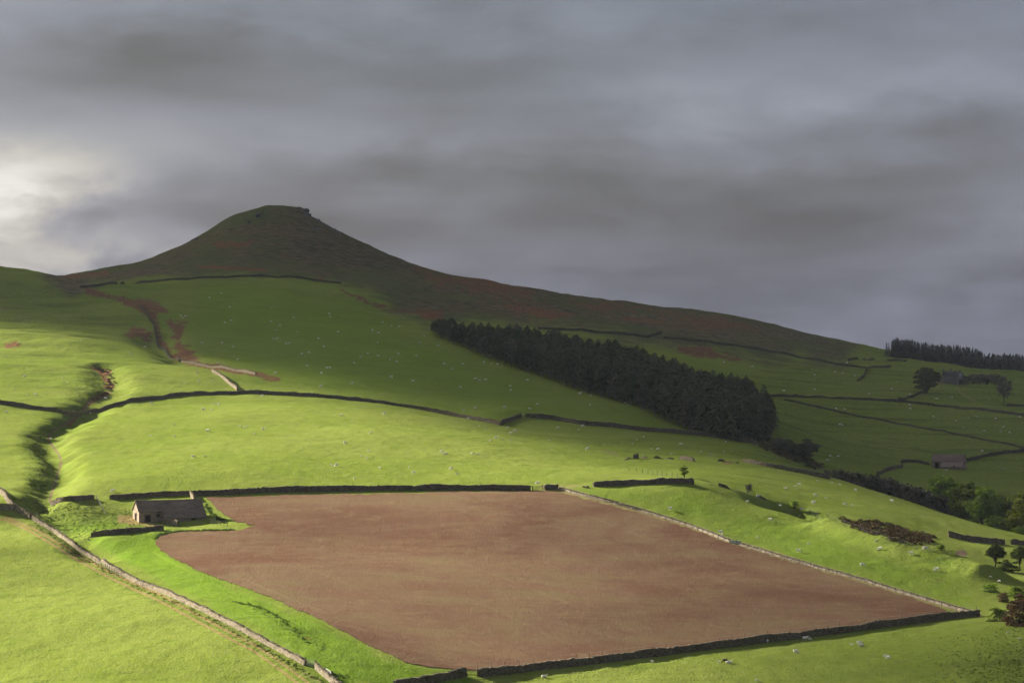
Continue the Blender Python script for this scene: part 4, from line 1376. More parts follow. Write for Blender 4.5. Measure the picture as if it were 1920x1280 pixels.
def hurdle():
    q = G(1379, 1019)
    t = empty('water_trough', q, math.atan2(-44, 52))
    tag(t, 'pale green water trough beside the sunlit wall of the ploughed field', 'trough')
    L, W, H = 2.6, 0.8, 0.75
    boxes('basin', [(0, -W / 2, H / 2, L, 0.06, H), (0, W / 2, H / 2, L, 0.06, H), (-L / 2, 0, H / 2, 0.06, W - .07, H), (L / 2, 0, H / 2, 0.06, W - .07, H), (0, 0, 0.1, L - .1, W - .1, 0.06)], M['palegreen'], t)
    boxes('rim', [(0, -W / 2, H + 0.03, L + 0.12, 0.13, 0.05), (0, W / 2, H + 0.03, L + 0.12, 0.13, 0.05)], M['palegreen'], t)
    for x in (-1.0, 1.0):
        boxes('leg', [(x, 0, -0.1, 0.2, 0.7, 0.36)], M['cope'], t)
hurdle()
for (x, y, s, lb) in ((1101, 914, 0.55, 'larger pale boulder by the gateway at the ploughed field corner'), (1095, 913, 0.38, 'smaller pale boulder by the gateway at the ploughed field corner')):
    q = G(x, y)
    v = SV * np.array([1.1, 0.7, 0.6]) * s * (1 + rng.uniform(-.25, .25, (8, 3)))
    v[4:, :2] *= 0.7
    o = mesh_np('boulder', v, SF, False, M['white'] if False else M['cope']); o.location = q + Vector((0, 0, 0.2 * s)); tag(o, lb, 'boulder')

# ------------------------------------------------------------------ trees
def rot_to(n):
    return n


def leaf_cards(centres, size, flat=0.0, rnd=None, elong=1.0):
    """random small quads at the given centres"""
    r = rnd or rng
    n = len(centres)
    a = r.normal(size=(n, 3)); a[:, 2] *= (1 - flat)
    a /= np.linalg.norm(a, axis=1)[:, None] + 1e-9
    b = r.normal(size=(n, 3))
    b -= a * np.sum(a * b, 1)[:, None]; b /= np.linalg.norm(b, axis=1)[:, None] + 1e-9
    s = size * r.uniform(0.6, 1.35, (n, 1))
    a = a * s * elong; b = b * s * 0.75
    v = np.stack([centres - a, centres - 0.2 * a - b, centres + a, centres + 0.15 * a + b], 1).reshape(-1, 3)
    f = np.arange(n * 4).reshape(n, 4)
    return v, f


def broadleaf(seed, H, R, clear=0.25, clumps=34, per=80, size=0.34, flat=1.0, top=0.5, fill=0.45):
    """meshes (wood verts/faces, leaf verts/faces) of a spreading tree"""
    r = np.random.default_rng(seed)
    zc = H * (clear + (1 - clear) * top)
    rz = H * (1 - clear) * 0.5
    cs = []
    tries = 0
    while len(cs) < clumps and tries < 4000:
        tries += 1
        d = r.normal(size=3); d /= np.linalg.norm(d)
        if d[2] < -0.75: continue
        q = r.uniform(fill, 0.86)
        c = np.array([d[0] * R * q, d[1] * R * q, zc + d[2] * rz * q])
        c[:2] *= 1.0 + 0.22 * math.sin(3 * math.atan2(d[1], d[0]) + seed)
        if all(np.linalg.norm((c - o) / np.array([R, R, rz])) > 0.26 for o in cs):
            cs.append(c)
    lv = []
    for c in cs:
        cr = R * r.uniform(0.20, 0.36)
        n = int(per * r.uniform(0.7, 1.3))
        d = r.normal(size=(n, 3)); d /= np.linalg.norm(d, axis=1)[:, None]
        d[:, 2] = np.where(d[:, 2] < -0.25, -d[:, 2] * 0.6, d[:, 2])
        q = r.uniform(0.55, 1.0, (n, 1)) ** 0.6
        lv.append(c + d * q * cr * np.array([1.1, 1.1, 0.72]))
    lc = np.concatenate(lv)
    leaves = leaf_cards(lc, size, 0.35, r)
    trunk_r = 0.028 * H
    parts = [tube([(0, 0, -0.6), (0.02 * H, 0, H * clear * 0.6), (0, 0.02 * H, H * clear), (0.01 * H, 0, zc), (0, 0, zc + rz * 0.6)], [trunk_r * 1.35, trunk_r, trunk_r * 0.85, trunk_r * 0.5, trunk_r * 0.12], 7)]
    for c in cs:
        st = H * (clear * 0.8) + r.uniform(0, 0.55) * (c[2] - H * clear * 0.8)
        s = np.array([0, 0, max(st, H * clear * 0.7)])
        mid = s * 0.45 + c * 0.55 + np.array([0, 0, 0.05 * H])
        parts.append(tube([tuple(s), tuple(mid), tuple(c)], [trunk_r * 0.38, trunk_r * 0.22, trunk_r * 0.06], 4))
    return merge(parts), leaves


def bare_tree(seed, H, R, clear=0.3, limbs=26, twigs=26, size=0.5, dens=1.0):
    r = np.random.default_rng(seed)
    parts = []
    tr = 0.02 * H
    parts.append(tube([(0, 0, -0.6), (0.01 * H, 0, H * clear), (0, 0.02 * H, H * 0.62), (0, 0, H * 0.95)], [tr * 1.3, tr, tr * 0.55, tr * 0.08], 6))
    pts = []
    for i in range(limbs):
        a = r.uniform(0, 6.283); z0 = H * r.uniform(clear, 0.75)
        L = R * r.uniform(0.55, 1.0) * (1 - 0.45 * (z0 / H - clear))
        up = r.uniform(0.35, 0.95)
        e = np.array([math.cos(a) * L, math.sin(a) * L, min(z0 + L * up * 1.4, H)])
        s = np.array([0, 0, z0]); m = (s + e) / 2 + r.normal(0, 0.05 * H, 3) * np.array([1, 1, 0.4])
        parts.append(tube([tuple(s), tuple(m), tuple(e)], [tr * 0.4, tr * 0.22, tr * 0.05], 4))
        for t in r.uniform(0.25, 1.05, int(twigs * dens)):
            b = s * (1 - t) ** 2 + 2 * m * t * (1 - t) + e * t * t
            pts.append(b + r.normal(0, R * 0.13, 3))
    lc = np.array(pts)
    return merge(parts), leaf_cards(lc, size, 0.0, r, 1.5)


def conifer(seed, H, R, clear=0.25, n=420, size=0.55, spike=1.0, shoot=True):
    r = np.random.default_rng(seed)
    tr = 0.014 * H
    wood = tube([(0, 0, -0.8), (0.02, 0, H * 0.4), (0, 0, H * 0.9)], [tr * 1.3, tr, tr * 0.25], 6)
    t = r.uniform(0, 1, n) ** 0.82
    lay = np.round(t * 13) / 13 + r.normal(0, 0.014, n)
    z = H * (clear + (1 - clear) * np.clip(lay, 0, 0.985))
    prof = (1 - np.clip(lay, 0, 1) ** spike) * 0.96 + 0.03
    a = r.uniform(0, 6.283, n)
    lob = 0.82 + 0.25 * np.sin(a * 3 + lay * 19 + seed)
    q = R * prof * r.uniform(0.25, 1.0, n) ** 0.55 * lob
    c = np.stack([np.cos(a) * q, np.sin(a) * q, z - 0.22 * q], 1)
    # sprays point outwards and droop
    out = np.stack([np.cos(a), np.sin(a), -0.35 + 0.2 * r.normal(size=n)], 1)
    side = np.stack([-np.sin(a), np.cos(a), 0.25 * r.normal(size=n)], 1)
    s = size * r.uniform(0.7, 1.3, (n, 1)) * (0.45 + 0.55 * prof[:, None])
    v = np.stack([c - out * s * 0.7, c - side * s * 0.55, c + out * s, c + side * s * 0.55], 1).reshape(-1, 3)
    f = np.arange(n * 4).reshape(n, 4)
    # leading shoot
    if shoot:
        tv, tf = tube([(0, 0, H * 0.86), (0, 0, H * 1.01)], [0.16 * R, 0.02], 4)
        v, f = merge([(v, f), (tv, tf)])
    return wood, (v, f)


class Kind:
    """mesh data of one kind of tree, shared by all its copies"""
    def __init__(self, wl, wood_mat, leaf_mat, nm='crown'):
        (wv, wf), (lv, lf) = wl
        self.w = mesh_np('trunk', wv, wf, True, wood_mat); self.l = mesh_np(nm, lv, lf, False, leaf_mat)
        self.wd, self.ld = self.w.data, self.l.data
        for o in (self.w, self.l):
            bpy.data.objects.remove(o)
        self.nm = nm


def plant(kind, name, label, cat, loc, s=1.0, sz=None, rz=None, group=None, trunk=True):
    t = empty(name, loc, random.uniform(0, 6.283) if rz is None else rz)
    t.scale = (s, s, sz if sz else s)
    tag(t, label, cat, group)
    for nm, d in ((('trunk', kind.wd), (kind.nm, kind.ld)) if trunk else ((kind.nm, kind.ld),)):
        o = bpy.data.objects.new(nm, d); COL.objects.link(o); o.parent = t
    return t


K = {}
for i in range(4):
    K['pine%d' % i] = Kind(conifer(100 + i, 14.0, 3.7, (0.22, 0.32, 0.08, 0.26)[i], 700, 0.95, (4.2, 5.2, 3.0, 4.6)[i], False), M['palebark'], M['pine'] if i != 3 else M['pine_b'])
for i in range(3):
    K['spruce%d' % i] = Kind(conifer(200 + i, 14.0, 2.9, 0.02, 420, 0.9, 1.05), M['bark'], M['spruce'])
for i in range(3):
    K['syc%d' % i] = Kind(broadleaf(300 + i, 17.0, 6.4, 0.06, 54, 95, 0.42, top=0.46), M['bark'], M['leaf'])
K['syc_y'] = Kind(broadleaf(310, 15.0, 5.6, 0.16, 44, 90, 0.40), M['bark'], M['leaf_y'])
K['oak'] = Kind(broadleaf(320, 11.0, 5.0, 0.26, 40, 90, 0.34), M['bark'], M['leaf_d'])
K['round'] = Kind(broadleaf(330, 13.0, 6.3, -0.02, 60, 95, 0.45, top=0.5), M['bark'], M['leaf_o'])
K['copper'] = Kind(broadleaf(340, 8.0, 4.2, -0.35, 42, 80, 0.28, top=0.48), M['bark'], M['leaf_r'])
K['haw'] = Kind(broadleaf(350, 4.2, 2.0, -0.05, 28, 50, 0.22), M['bark'], M['leaf'])
K['bushd'] = Kind(broadleaf(360, 4.0, 2.4, -0.45, 26, 60, 0.22, top=0.45), M['bark'], M['leaf_d'])
K['bushg'] = Kind(broadleaf(361, 3.4, 2.4, -0.45, 26, 60, 0.20, top=0.42), M['bark'], M['leaf'])
K['sallow'] = Kind(broadleaf(365, 6.0, 4.2, -0.2, 34, 90, 0.26, top=0.46), M['bark'], M['sallow'])
K['scrub'] = Kind(bare_tree(370, 5.5, 3.2, 0.05, 26, 22, 0.30), M['bark'], M['twig'], 'twigs')
K['bare0'] = Kind(bare_tree(380, 11.5, 4.6, 0.28, 34, 22, 0.30), M['bark'], M['twig'], 'twigs')
for i in range(3):
    K['larch%d' % i] = Kind(bare_tree(390 + i, 13.0, 2.9, 0.12, 46, 18, 0.42), M['bark'], M['twig'], 'twigs')

# ---- plantation on the slope
front = [(815,628),(850,646),(900,667),(950,685),(1000,703),(1050,719),(1100,736),(1150,751),(1200,767),(1250,788),(1300,811),(1350,822),(1400,829),(1440,829)]
back = [(1452,812),(1438,795),(1415,775),(1380,760),(1330,752),(1300,742),(1250,718),(1200,702),(1150,690),(1100,680),(1050,668),(1000,657),(950,649),(900,642),(850,632),(828,622)]
fp = [G(x, y, 980) for x, y in front]; bp = [G(x, y, 1050) for x, y in back]
polyp = [(p.x, p.y) for p in fp] + [(p.x, p.y) for p in bp]
fr_line = [(p.x, p.y) for p in fp]; bk_line = [(p.x, p.y) for p in bp]
xs = [p[0] for p in polyp]; ys = [p[1] for p in polyp]
sp = 4.6
gx, gy = np.meshgrid(np.arange(min(xs), max(xs), sp), np.arange(min(ys), max(ys), sp))
gx = (gx + rng.uniform(-1.7, 1.7, gx.shape)).ravel(); gy = (gy + rng.uniform(-1.7, 1.7, gy.shape)).ravel()
ins = poly_sdf(gx, gy, polyp) < 0.5
gx, gy = gx[ins], gy[ins]
df = seg_dist(gx, gy, fr_line); db = seg_dist(gx, gy, bk_line)
score = np.minimum(df, db * 1.6) + gy * 0.012
order = np.argsort(score)
EDGE = 'dark conifer standing at the edge of the hillside plantation'
INNER = 'dark conifer inside the dense hillside plantation'
rest = []
for n_, i in enumerate(order):
    p = pt(gx[i], gy[i])
    h = random.choice((random.uniform(0.84, 1.02), random.uniform(0.9, 1.16))) * float(np.interp(gx[i] / gy[i] * F + 960, [815, 860, 950, 1100, 1300, 1450], [0.56, 0.64, 0.74, 0.84, 0.90, 0.95]))
    k = random.choice(['pine0', 'pine1', 'pine2', 'pine3', 'pine0'])
    if df[i] < 7: k = random.choice(['pine1', 'pine3', 'pine0'])
    if gx[i] / gy[i] > (1330 - 960) / F and random.random() < 0.7: k = 'pine2'
    if n_ < 300:
        e = min(df[i], db[i]) < 7
        plant(K[k], 'conifer', EDGE if e else INNER, 'conifer', p, h * random.uniform(0.9, 1.15), h, None, 'conifers at the plantation edge' if e else 'conifers inside the plantation')
    else:
        rest.append((p, h, k))
if rest:
    low = [conifer(150 + i, 14.0, 3.6, 0.25, 130, 1.4, 4.2, False)[1] for i in range(3)]
    parts = []
    for j, (p, h, k) in enumerate(rest):
        v, f = low[j % 3]
        c, s = math.cos(j), math.sin(j)
        w = v.copy() * h
        w = np.stack([w[:, 0] * c - w[:, 1] * s + p.x, w[:, 0] * s + w[:, 1] * c + p.y, w[:, 2] + p.z], 1)
        parts.append((w, f))
    v, f = merge(parts)
    o = mesh_np('plantation_interior', v, f, False, M['pine'])
    tag(o, 'dense dark mass of conifers deep inside the hillside plantation', 'wood', kind='stuff')

# ---- wood on the right skyline
lin = [(1661,666),(1700,670),(1760,677),(1820,687),(1880,696),(1950,707)]
pth = resample_path(np.array([(G(x, y + 2, 1900).x, G(x, y + 2, 1900).y) for x, y in lin]), 2.5)
pu = np.linspace((1663 - 960) / F, (1945 - 960) / F, 62)
pd_ = np.interp(pu, [x_ / y_ for x_, y_ in sorted([(a, b) for a, b in pth], key=lambda q: q[0] / q[1])], [y_ for x_, y_ in sorted([(a, b) for a, b in pth], key=lambda q: q[0] / q[1])])
for _ in range(30):
    pd_[1:-1] = 0.25 * pd_[:-2] + 0.5 * pd_[1:-1] + 0.25 * pd_[2:]
pth = np.stack([pu * pd_, pd_], 1)
cnt = 0
for row in range(4):
    for i, q in enumerate(pth):
        x = q[0] + row * 0.6 + random.uniform(-.8, .8) + 1.25 * (row % 2) + (2.0 * row if i < 3 else 0)
        y = q[1] + row * 4.5 + random.uniform(-1, 1)
        p = pt(x, y)
        h = random.uniform(0.82, 1.02) * (0.86 if i < 2 else 1)
        t = bpy.data.objects.new('spruce', K['spruce%d' % random.randrange(3)].ld); COL.objects.link(t)
        t.location = p; t.scale = (h * 0.95, h * 0.95, h); t.rotation_euler = (0, 0, random.uniform(0, 6))
        tag(t, 'dark spruce in the close-set wood on the right skyline', 'spruce', 'spruces of the skyline wood')
        cnt += 1


def by_top(kind, H, name, label, cat, px, d, top, group=None, wide=1.0):
    """a tree rooted at distance d whose top shows at pixel row top"""
    p = P(px, d)
    _, pyb = proj(p.x, p.y, p.z - CAMZ)
    h = (pyb - top) * d / F
    s = h / H
    return plant(K[kind], name, label, cat, p, s * wide, s, None, group)


def by_ground(kind, H, name, label, cat, px, py, dmin, top, group=None, wide=1.0):
    p = G(px, py, dmin)
    s = (py - top) * p.y / F / H
    return plant(K[kind], name, label, cat, p, s * wide, s, None, group)


# leafy trees in the valley on the right
LEAFY = [('syc0', 17, 1772, 965, 882, 0.95, 'leafy green tree directly below the far barn, leftmost of the leafy row'),
         ('syc1', 17, 1818, 945, 893, 0.95, 'leafy green tree second from left in the valley row'),
         ('syc2', 17, 1848, 925, 903, 0.80, 'rounded leafy green tree in the middle of the valley row'),
         ('syc0', 17, 1893, 930, 915, 1.05, 'broad leafy green tree near the right end of the valley row'),
         ('syc_y', 15, 1922, 885, 934, 1.0, 'yellow-green young leafy tree cut by the right edge'),
         ('syc1', 17, 1870, 880, 962, 1.15, 'lower dark leafy tree tucked in front of the valley row'),
         ('syc2', 17, 1910, 862, 985, 1.2, 'lowest leafy tree by the crest at the right edge'),
         ('syc1', 17, 1975, 900, 930, 1.0, 'leafy tree just beyond the right edge')]
for (k, H, px, d, top, w, lb) in LEAFY[:-1]:
    by_top(k, H, 'leafy_tree', lb, 'tree', px, d, top, 'leafy trees in the valley', w)
# dark leafless trees behind the crest
SC = [(1552,876),(1568,874),(1584,876),(1600,878),(1614,880),(1630,883),(1644,884),(1660,888),(1674,892),(1690,897),(1704,902),(1718,905),(1734,908),(1748,914),(1762,920),(1655,893),(1690,904),(1725,914)]
ORDN = ['first', 'second', 'third', 'fourth', 'fifth', 'sixth', 'seventh', 'eighth', 'ninth', 'tenth', 'eleventh', 'twelfth', 'thirteenth', 'fourteenth', 'fifteenth', 'sixteenth', 'seventeenth', 'eighteenth']
for i, (px, top) in enumerate(sorted(SC)):
    by_top('larch%d' % (i % 3), 13.0, 'leafless_tree', 'dark leafless tree in the thicket behind the right crest, %s from the left' % ORDN[i], 'tree', px, 975 - (px - 1550) * 0.16 + random.uniform(-8, 8), top + random.uniform(-2, 3), 'leafless trees of the thicket', 1.25)
# two round trees at the right edge
by_ground('oak', 11, 'field_tree', 'dark round tree with visible trunk below the right edge gate', 'tree', 1866, 1064, 655, 1020, None, 0.95)
by_ground('oak', 11, 'field_tree', 'dark round tree cut by the right edge, beside its twin', 'tree', 1912, 1068, 655, 1024, None, 0.95)
by_ground('bushd', 4, 'bush', 'dark undergrowth between the two round trees', 'bush', 1890, 1070, 655, 1046, None, 1.6)
by_ground('haw', 4.2, 'hawthorn', 'small bent thorn tree at the end of the gorse hollow', 'tree', 1765, 1032, 655, 1018, None, 1.2)
# bottom right corner
by_ground('bushg', 3.4, 'bush', 'olive green bush above the copper tree at the right edge', 'bush', 1908, 1118, 560, 1092, None, 1.3)
by_ground('copper', 8, 'copper_tree', 'copper brown leafy tree at the right edge by the wall end', 'tree', 1912, 1172, 540, 1108, None, 0.95)
by_ground('copper', 8, 'copper_tree', 'small russet bush left of the copper tree', 'bush', 1882, 1128, 540, 1107, None, 1.0)
by_ground('bushg', 3.4, 'bush', 'bright green scrub under the copper tree', 'bush', 1874, 1164, 540, 1132, None, 0.9)
by_ground('bushg', 3.4, 'bush', 'low green scrub at the wall end left of the copper tree', 'bush', 1856, 1108, 540, 1090, None, 1.3)
# farm
by_ground('round', 13, 'farm_tree', 'big round olive tree left of the farmhouse', 'tree', 1737, 737, 1200, 687, None, 0.92)
by_ground('bare0', 11.5, 'bare_tree', 'spreading leafless tree by the right edge below the farm', 'tree', 1882, 761, 1150, 713, None, 1.0)
for i, (px, py, top) in enumerate([(1812,722,706),(1824,722,703),(1838,722,702),(1852,722,704),(1866,722,703),(1878,723,706),(1755,718,699)]):
    by_ground('scrub', 5.5, 'garden_shrub', 'dark shrub left of the farmhouse gable' if px < 1760 else 'dark brown shrub in the hedge right of the farmhouse, %s from the house' % ORDN[i], 'shrub', px, py, 1200, top, None if px < 1760 else 'shrubs right of the farmhouse', 1.3)
# sallows at the plantation foot
for i, (px, py, top, k, lb) in enumerate([(1462,845,823,'scrub','brown leafless scrub at the foot of the plantation'), (1482,850,823,'sallow','grey sallow bush left of the larger pale sallow'), (1515,850,822,'sallow','grey sallow bush right of the larger pale sallow'), (1503,858,831,'sallow','pale grey-green sallow bush below the plantation corner')]):
    by_ground(k, 6.0 if k == 'sallow' else 5.5, 'sallow' if k == 'sallow' else 'scrub_bush', lb, 'bush', px, py, 940, top, None, 1.2 if k == 'sallow' else 1.4)
# single thorns
by_ground('haw', 4.2, 'hawthorn', 'lone pale green hawthorn above the dark wall', 'tree', 1283, 895, 700, 872, None, 0.85)
by_ground('haw', 4.2, 'hawthorn', 'small sparse thorn bush on the crest of the right pasture', 'bush', 1490, 953, 690, 937, None, 1.3)
by_ground('scrub', 5.5, 'thorn_bush', 'pale leafless thorn beside the last wall fragment', 'bush', 1404, 924, 690, 908, None, 0.9)

# ------------------------------------------------------------------ low growth
def scatter(poly, n, dmin, seed=1):
    r = np.random.default_rng(seed)
    xs = [p[0] for p in poly]; ys = [p[1] for p in poly]
    out = []
    while len(out) < n:
        x = r.uniform(min(xs), max(xs), n * 2); y = r.uniform(min(ys), max(ys), n * 2)
        ok = poly_sdf(x, y, poly) < 0
        out += list(zip(x[ok], y[ok]))
    return out[:n]


def tufts(name, label, cat, pts, mat, h0, h1, blades, width, dmin, seed, spread=0.35):
    r = np.random.default_rng(seed)
    V_, F_ = [], []
    for (px, py) in pts:
        p = G(px, py, dmin)
        h = r.uniform(h0, h1)
        for b in range(blades):
            a = r.uniform(0, 6.283); l = r.uniform(0.2, 1.0) * spread * h / h1
            o = np.array([p.x + r.normal(0, spread * 0.4), p.y + r.normal(0, spread * 0.4), p.z - 0.05])
            tip = o + np.array([math.cos(a) * l, math.sin(a) * l, h * r.uniform(0.6, 1.0)])
            sd = np.array([-math.sin(a), math.cos(a), 0]) * width
            i = len(V_)
            m = (o + tip) / 2 + np.array([0, 0, 0.1 * h])
            V_ += [o - sd, o + sd, m + sd * 0.8, tip, m - sd * 0.8]
            F_ += [(i, i + 1, i + 2, i + 4), (i + 4, i + 2, i + 3, i + 3)]
    V_ = np.array(V_)
    me = bpy.data.meshes.new(name)
    me.from_pydata([tuple(v) for v in V_], [], [f if f[2] != f[3] else f[:3] for f in F_])
    me.materials.append(mat)
    o = bpy.data.objects.new(name, me); COL.objects.link(o)
    tag(o, label, cat, kind='stuff')
    return o


def line_scatter(pts, n, w, seed):
    r = np.random.default_rng(seed)
    P_ = np.array(pts, float)
    seg = np.hypot(*(P_[1:] - P_[:-1]).T); s = np.concatenate([[0], np.cumsum(seg)])
    t = r.uniform(0, s[-1], n)
    return [(np.interp(q, s, P_[:, 0]) + r.normal(0, w), np.interp(q, s, P_[:, 1]) + r.normal(0, w * 0.6)) for q in t]

TRACKV = [(70,985),(150,1042),(250,1097),(350,1138),(450,1190),(560,1253),(610,1283)]
tufts('rushes', 'clumps of dark rushes around the stream left of the barn', 'rushes', scatter([(40,955),(120,945),(175,950),(240,975),(300,985),(240,1000),(180,1003),(150,1030),(110,1000)], 260, 300, 5), M['rush'], 0.2, 0.5, 9, 0.04, 300, 1)
tufts('rushes', 'tufts of long grass along the foot of the track wall', 'grass', line_scatter(TRACKV, 420, 3.5, 6), M['rush'], 0.15, 0.38, 6, 0.05, 300, 2)
tufts('rushes', 'dark rush line in the bright strip beside the ploughed field', 'rushes', line_scatter([(440,1128),(490,1140),(520,1155),(548,1175),(580,1210)], 90, 2.6, 7) + line_scatter([(600,1255),(625,1266),(650,1270)], 60, 4, 8), M['rush'], 0.2, 0.45, 8, 0.06, 300, 3)
tufts('rough_grass', 'tall rough grass in the bottom right corner', 'grass', [q for q in scatter([(1700,1290),(1740,1200),(1850,1172),(1935,1165),(1935,1290)], 2600, 300, 9) if random.random() < (q[0] - 1700) / 240 * (0.4 + (q[1] - 1165) / 200)], M['rush'], 0.12, 0.36, 5, 0.04, 300, 4)
tufts('rushes', 'tufts along the stream gully of the left pasture', 'rushes', line_scatter([(180,700),(195,725),(150,770),(100,805),(60,835),(80,870),(75,925)], 300, 5, 10), M['rush'], 0.2, 0.5, 6, 0.07, 600, 5)
tufts('grass_bank', 'unmown grass bank between the barn and the ploughed field', 'grass', line_scatter([(290,1010),(300,1003),(330,997),(380,995),(440,994)], 260, 1.2, 11) + line_scatter([(385,945),(395,962),(410,972),(425,980)], 120, 2.2, 12), M['rush'], 0.3, 0.6, 6, 0.08, 300, 6)


def heath(name, label, pts, dmin, mat, s0, s1, seed):
    """low rounded clumps of dead bracken and gorse"""
    r = np.random.default_rng(seed)
    parts = []
    for (px, py) in pts:
        p = G(px, py, dmin)
        s = r.uniform(s0, s1); n = 60
        d = r.normal(size=(n, 3)); d /= np.linalg.norm(d, axis=1)[:, None]; d[:, 2] = np.abs(d[:, 2])
        c = d * np.array([s, s, s * 0.75]) * r.uniform(0.6, 1, (n, 1)) + np.array([p.x, p.y, p.z - 0.1])
        parts.append(leaf_cards(c, 0.17 * s, 0.2, r, 1.4))
    v, f = merge(parts)
    o = mesh_np(name, v, f, False, mat)
    tag(o, label, 'scrub', kind='stuff')

heath('bracken_scrub', 'dark brown scrub filling the hollow of the right pasture', scatter([(1565,966),(1600,975),(1650,978),(1700,992),(1752,1006),(1742,1020),(1715,1022),(1660,1008),(1600,988)], 210, 640, 21), 640, M['heath'], 0.6, 1.25, 22)
heath('bracken_scrub', 'dark brambles at the foot of the plantation corner', scatter([(1415,822),(1460,830),(1500,850),(1545,872),(1530,880),(1470,858),(1420,838)], 120, 940, 23), 940, M['heath'], 0.6, 1.2, 24)
heath('bracken_scrub', 'red brown bracken along the stream gully on the left', line_scatter([(180,692),(205,700),(210,720),(200,735),(165,752)], 110, 4, 25), 800, M['heath'], 0.4, 0.8, 26)

# ------------------------------------------------------------------ rocks on the summit
RK = [(574,396,2000,2.6,'dark gritstone crag at the right end of the summit'), (581,403,2000,1.5,'lower block of the summit crag'),
      (485,407,1950,2.2,'dark rock outcrop high on the left face of the conical hill'), (468,417,1950,2.0,'small rock outcrop left of the larger outcrop below the summit'), (489,402,1950,1.3,'upper tooth of the dark outcrop on the left face'),
      (597,413,1950,1.4,'boulder on the right ridge just below the crag'), (627,430,1950,1.5,'boulder on the right ridge halfway down the steep part'), (640,437,1950,1.2,'boulder on the right ridge at the foot of the steep part'), (367,449,1900,2.2,'rocky knob on the left skyline ridge'), (590,426,1900,1.3,'pale rock slab on the face below the crag')]
for (px, py, dm, s, lb) in RK:
    p = G(px, py, dm)
    n1 = 18
    r = np.random.default_rng(int(px * 7 + py))
    v = SV.copy(); parts = []
    for q in range(5):
        c = r.normal(0, 0.45, 3) * s * np.array([1, 0.8, 0.35])
        w = SV * np.array([0.6, 0.5, 0.5]) * s * r.uniform(0.5, 0.9) * (1 + r.uniform(-0.3, 0.3, (8, 3)))
        parts.append((w + c + np.array([0, 0, 0.1 * s]), SF))
    v, f = merge(parts)
    o = mesh_np('crag', v, f, False, M['rock']); o.location = p
    tag(o, lb, 'rock')
STONES = [(197,921),(58,951)]

# ------------------------------------------------------------------ sheep
def skin_mesh(name, verts, edges, radii, mat, sub=1):
    me = bpy.data.meshes.new(name)
    me.from_pydata(verts, edges, [])
    o = bpy.data.objects.new(name, me); COL.objects.link(o)
    o.modifiers.new('skin', 'SKIN')
    for i, r in enumerate(radii):
        me.skin_vertices[0].data[i].radius = r if hasattr(r, '__len__') else (r, r)
    me.skin_vertices[0].data[0].use_root = True
    s = o.modifiers.new('sub', 'SUBSURF'); s.levels = sub; s.render_levels = sub
    dg = bpy.context.evaluated_depsgraph_get()
    ev = o.evaluated_get(dg)
    nm = bpy.data.meshes.new_from_object(ev)
    nm.materials.clear(); nm.materials.append(mat)
    for p in nm.polygons: p.use_smooth = True
    bpy.data.objects.remove(o)
    return nm


def sheep_mesh(name, mat, graze, lying=False):
    lg = 0.12 if lying else 0.42
    b = 0.30 if lying else 0.60
    hd = (0.78, 0.0, 0.16) if graze else (0.74, 0.0, b + 0.34)
    nk = (0.60, 0.0, 0.42) if graze else (0.60, 0.0, b + 0.20)
    mz = (0.92, 0.0, 0.05) if graze else (0.90, 0.0, b + 0.27)
    V_ = [(0, 0, b), (-0.30, 0, b + 0.02), (-0.50, 0, b), (0.28, 0, b + 0.02), (0.46, 0, b + 0.02), nk, hd, mz, (-0.62, 0, b - 0.10)]
    R_ = [(0.27, 0.28), (0.27, 0.28), (0.16, 0.18), (0.25, 0.26), (0.18, 0.20), 0.12, 0.095, 0.055, 0.05]
    E_ = [(0, 1), (1, 2), (0, 3), (3, 4), (4, 5), (5, 6), (6, 7), (2, 8)]
    for (x, y) in ((0.30, 0.14), (0.30, -0.14), (-0.34, 0.14), (-0.34, -0.14)):
        i = len(V_)
        V_ += [(x, y, b - 0.18), (x + 0.01, y, lg * 0.5), (x, y, 0.0)]
        R_ += [0.09, 0.045, 0.04]
        E_ += [(3 if x > 0 else 1, i), (i, i + 1), (i + 1, i + 2)]
    for y in (0.11, -0.11):
        i = len(V_)
        V_ += [(hd[0] - 0.04, y, hd[2] + 0.06)]; R_ += [0.025]; E_ += [(6, i)]
    return skin_mesh(name, V_, E_, R_, mat)

SH = [sheep_mesh('sheep', M['fleece'], True), sheep_mesh('sheep', M['fleece'], False), sheep_mesh('sheep', M['fleece'], False, True)]
SH_D = sheep_mesh('sheep', M['darkfleece'], True)
ORD = ['', 'first', 'second', 'third', 'fourth', 'fifth', 'sixth', 'seventh', 'eighth', 'ninth', 'tenth', 'eleventh', 'twelfth', 'thirteenth', 'fourteenth', 'fifteenth', 'sixteenth', 'seventeenth', 'eighteenth', 'nineteenth', 'twentieth']


def flock(group, label, pts, dmin, ordinal, small=0.25):
    pts = sorted(pts)
    for i, q in enumerate(pts):
        px, py = q[0], q[1]
        lamb = (len(q) > 2 and q[2] == 'l') or (len(q) == 2 and random.random() < small)
        dark = len(q) > 2 and q[2] == 'd'
        p = G(px, py + 2, dmin)
        o = bpy.data.objects.new('sheep', SH_D if dark else SH[random.choice((0, 0, 1, 0, 2, 1))])
        COL.objects.link(o)
        o.location = p + Vector((0, 0, -0.03))
        s = random.uniform(0.48, 0.60) if lamb else random.uniform(0.80, 0.96)
        o.scale = (s, s, s)
        o.rotation_euler = (0, 0, random.choice((0, math.pi)) + random.uniform(-0.7, 0.7))
        if ordinal and len(pts) <= 20:
            lb = 'white %s %s, %s from the left' % ('lamb' if lamb else 'sheep', label, ORD[i + 1])
            if dark: lb = 'black sheep %s' % label
        else:
            lb = 'white sheep ' + label
        tag(o, lb, 'sheep', group)

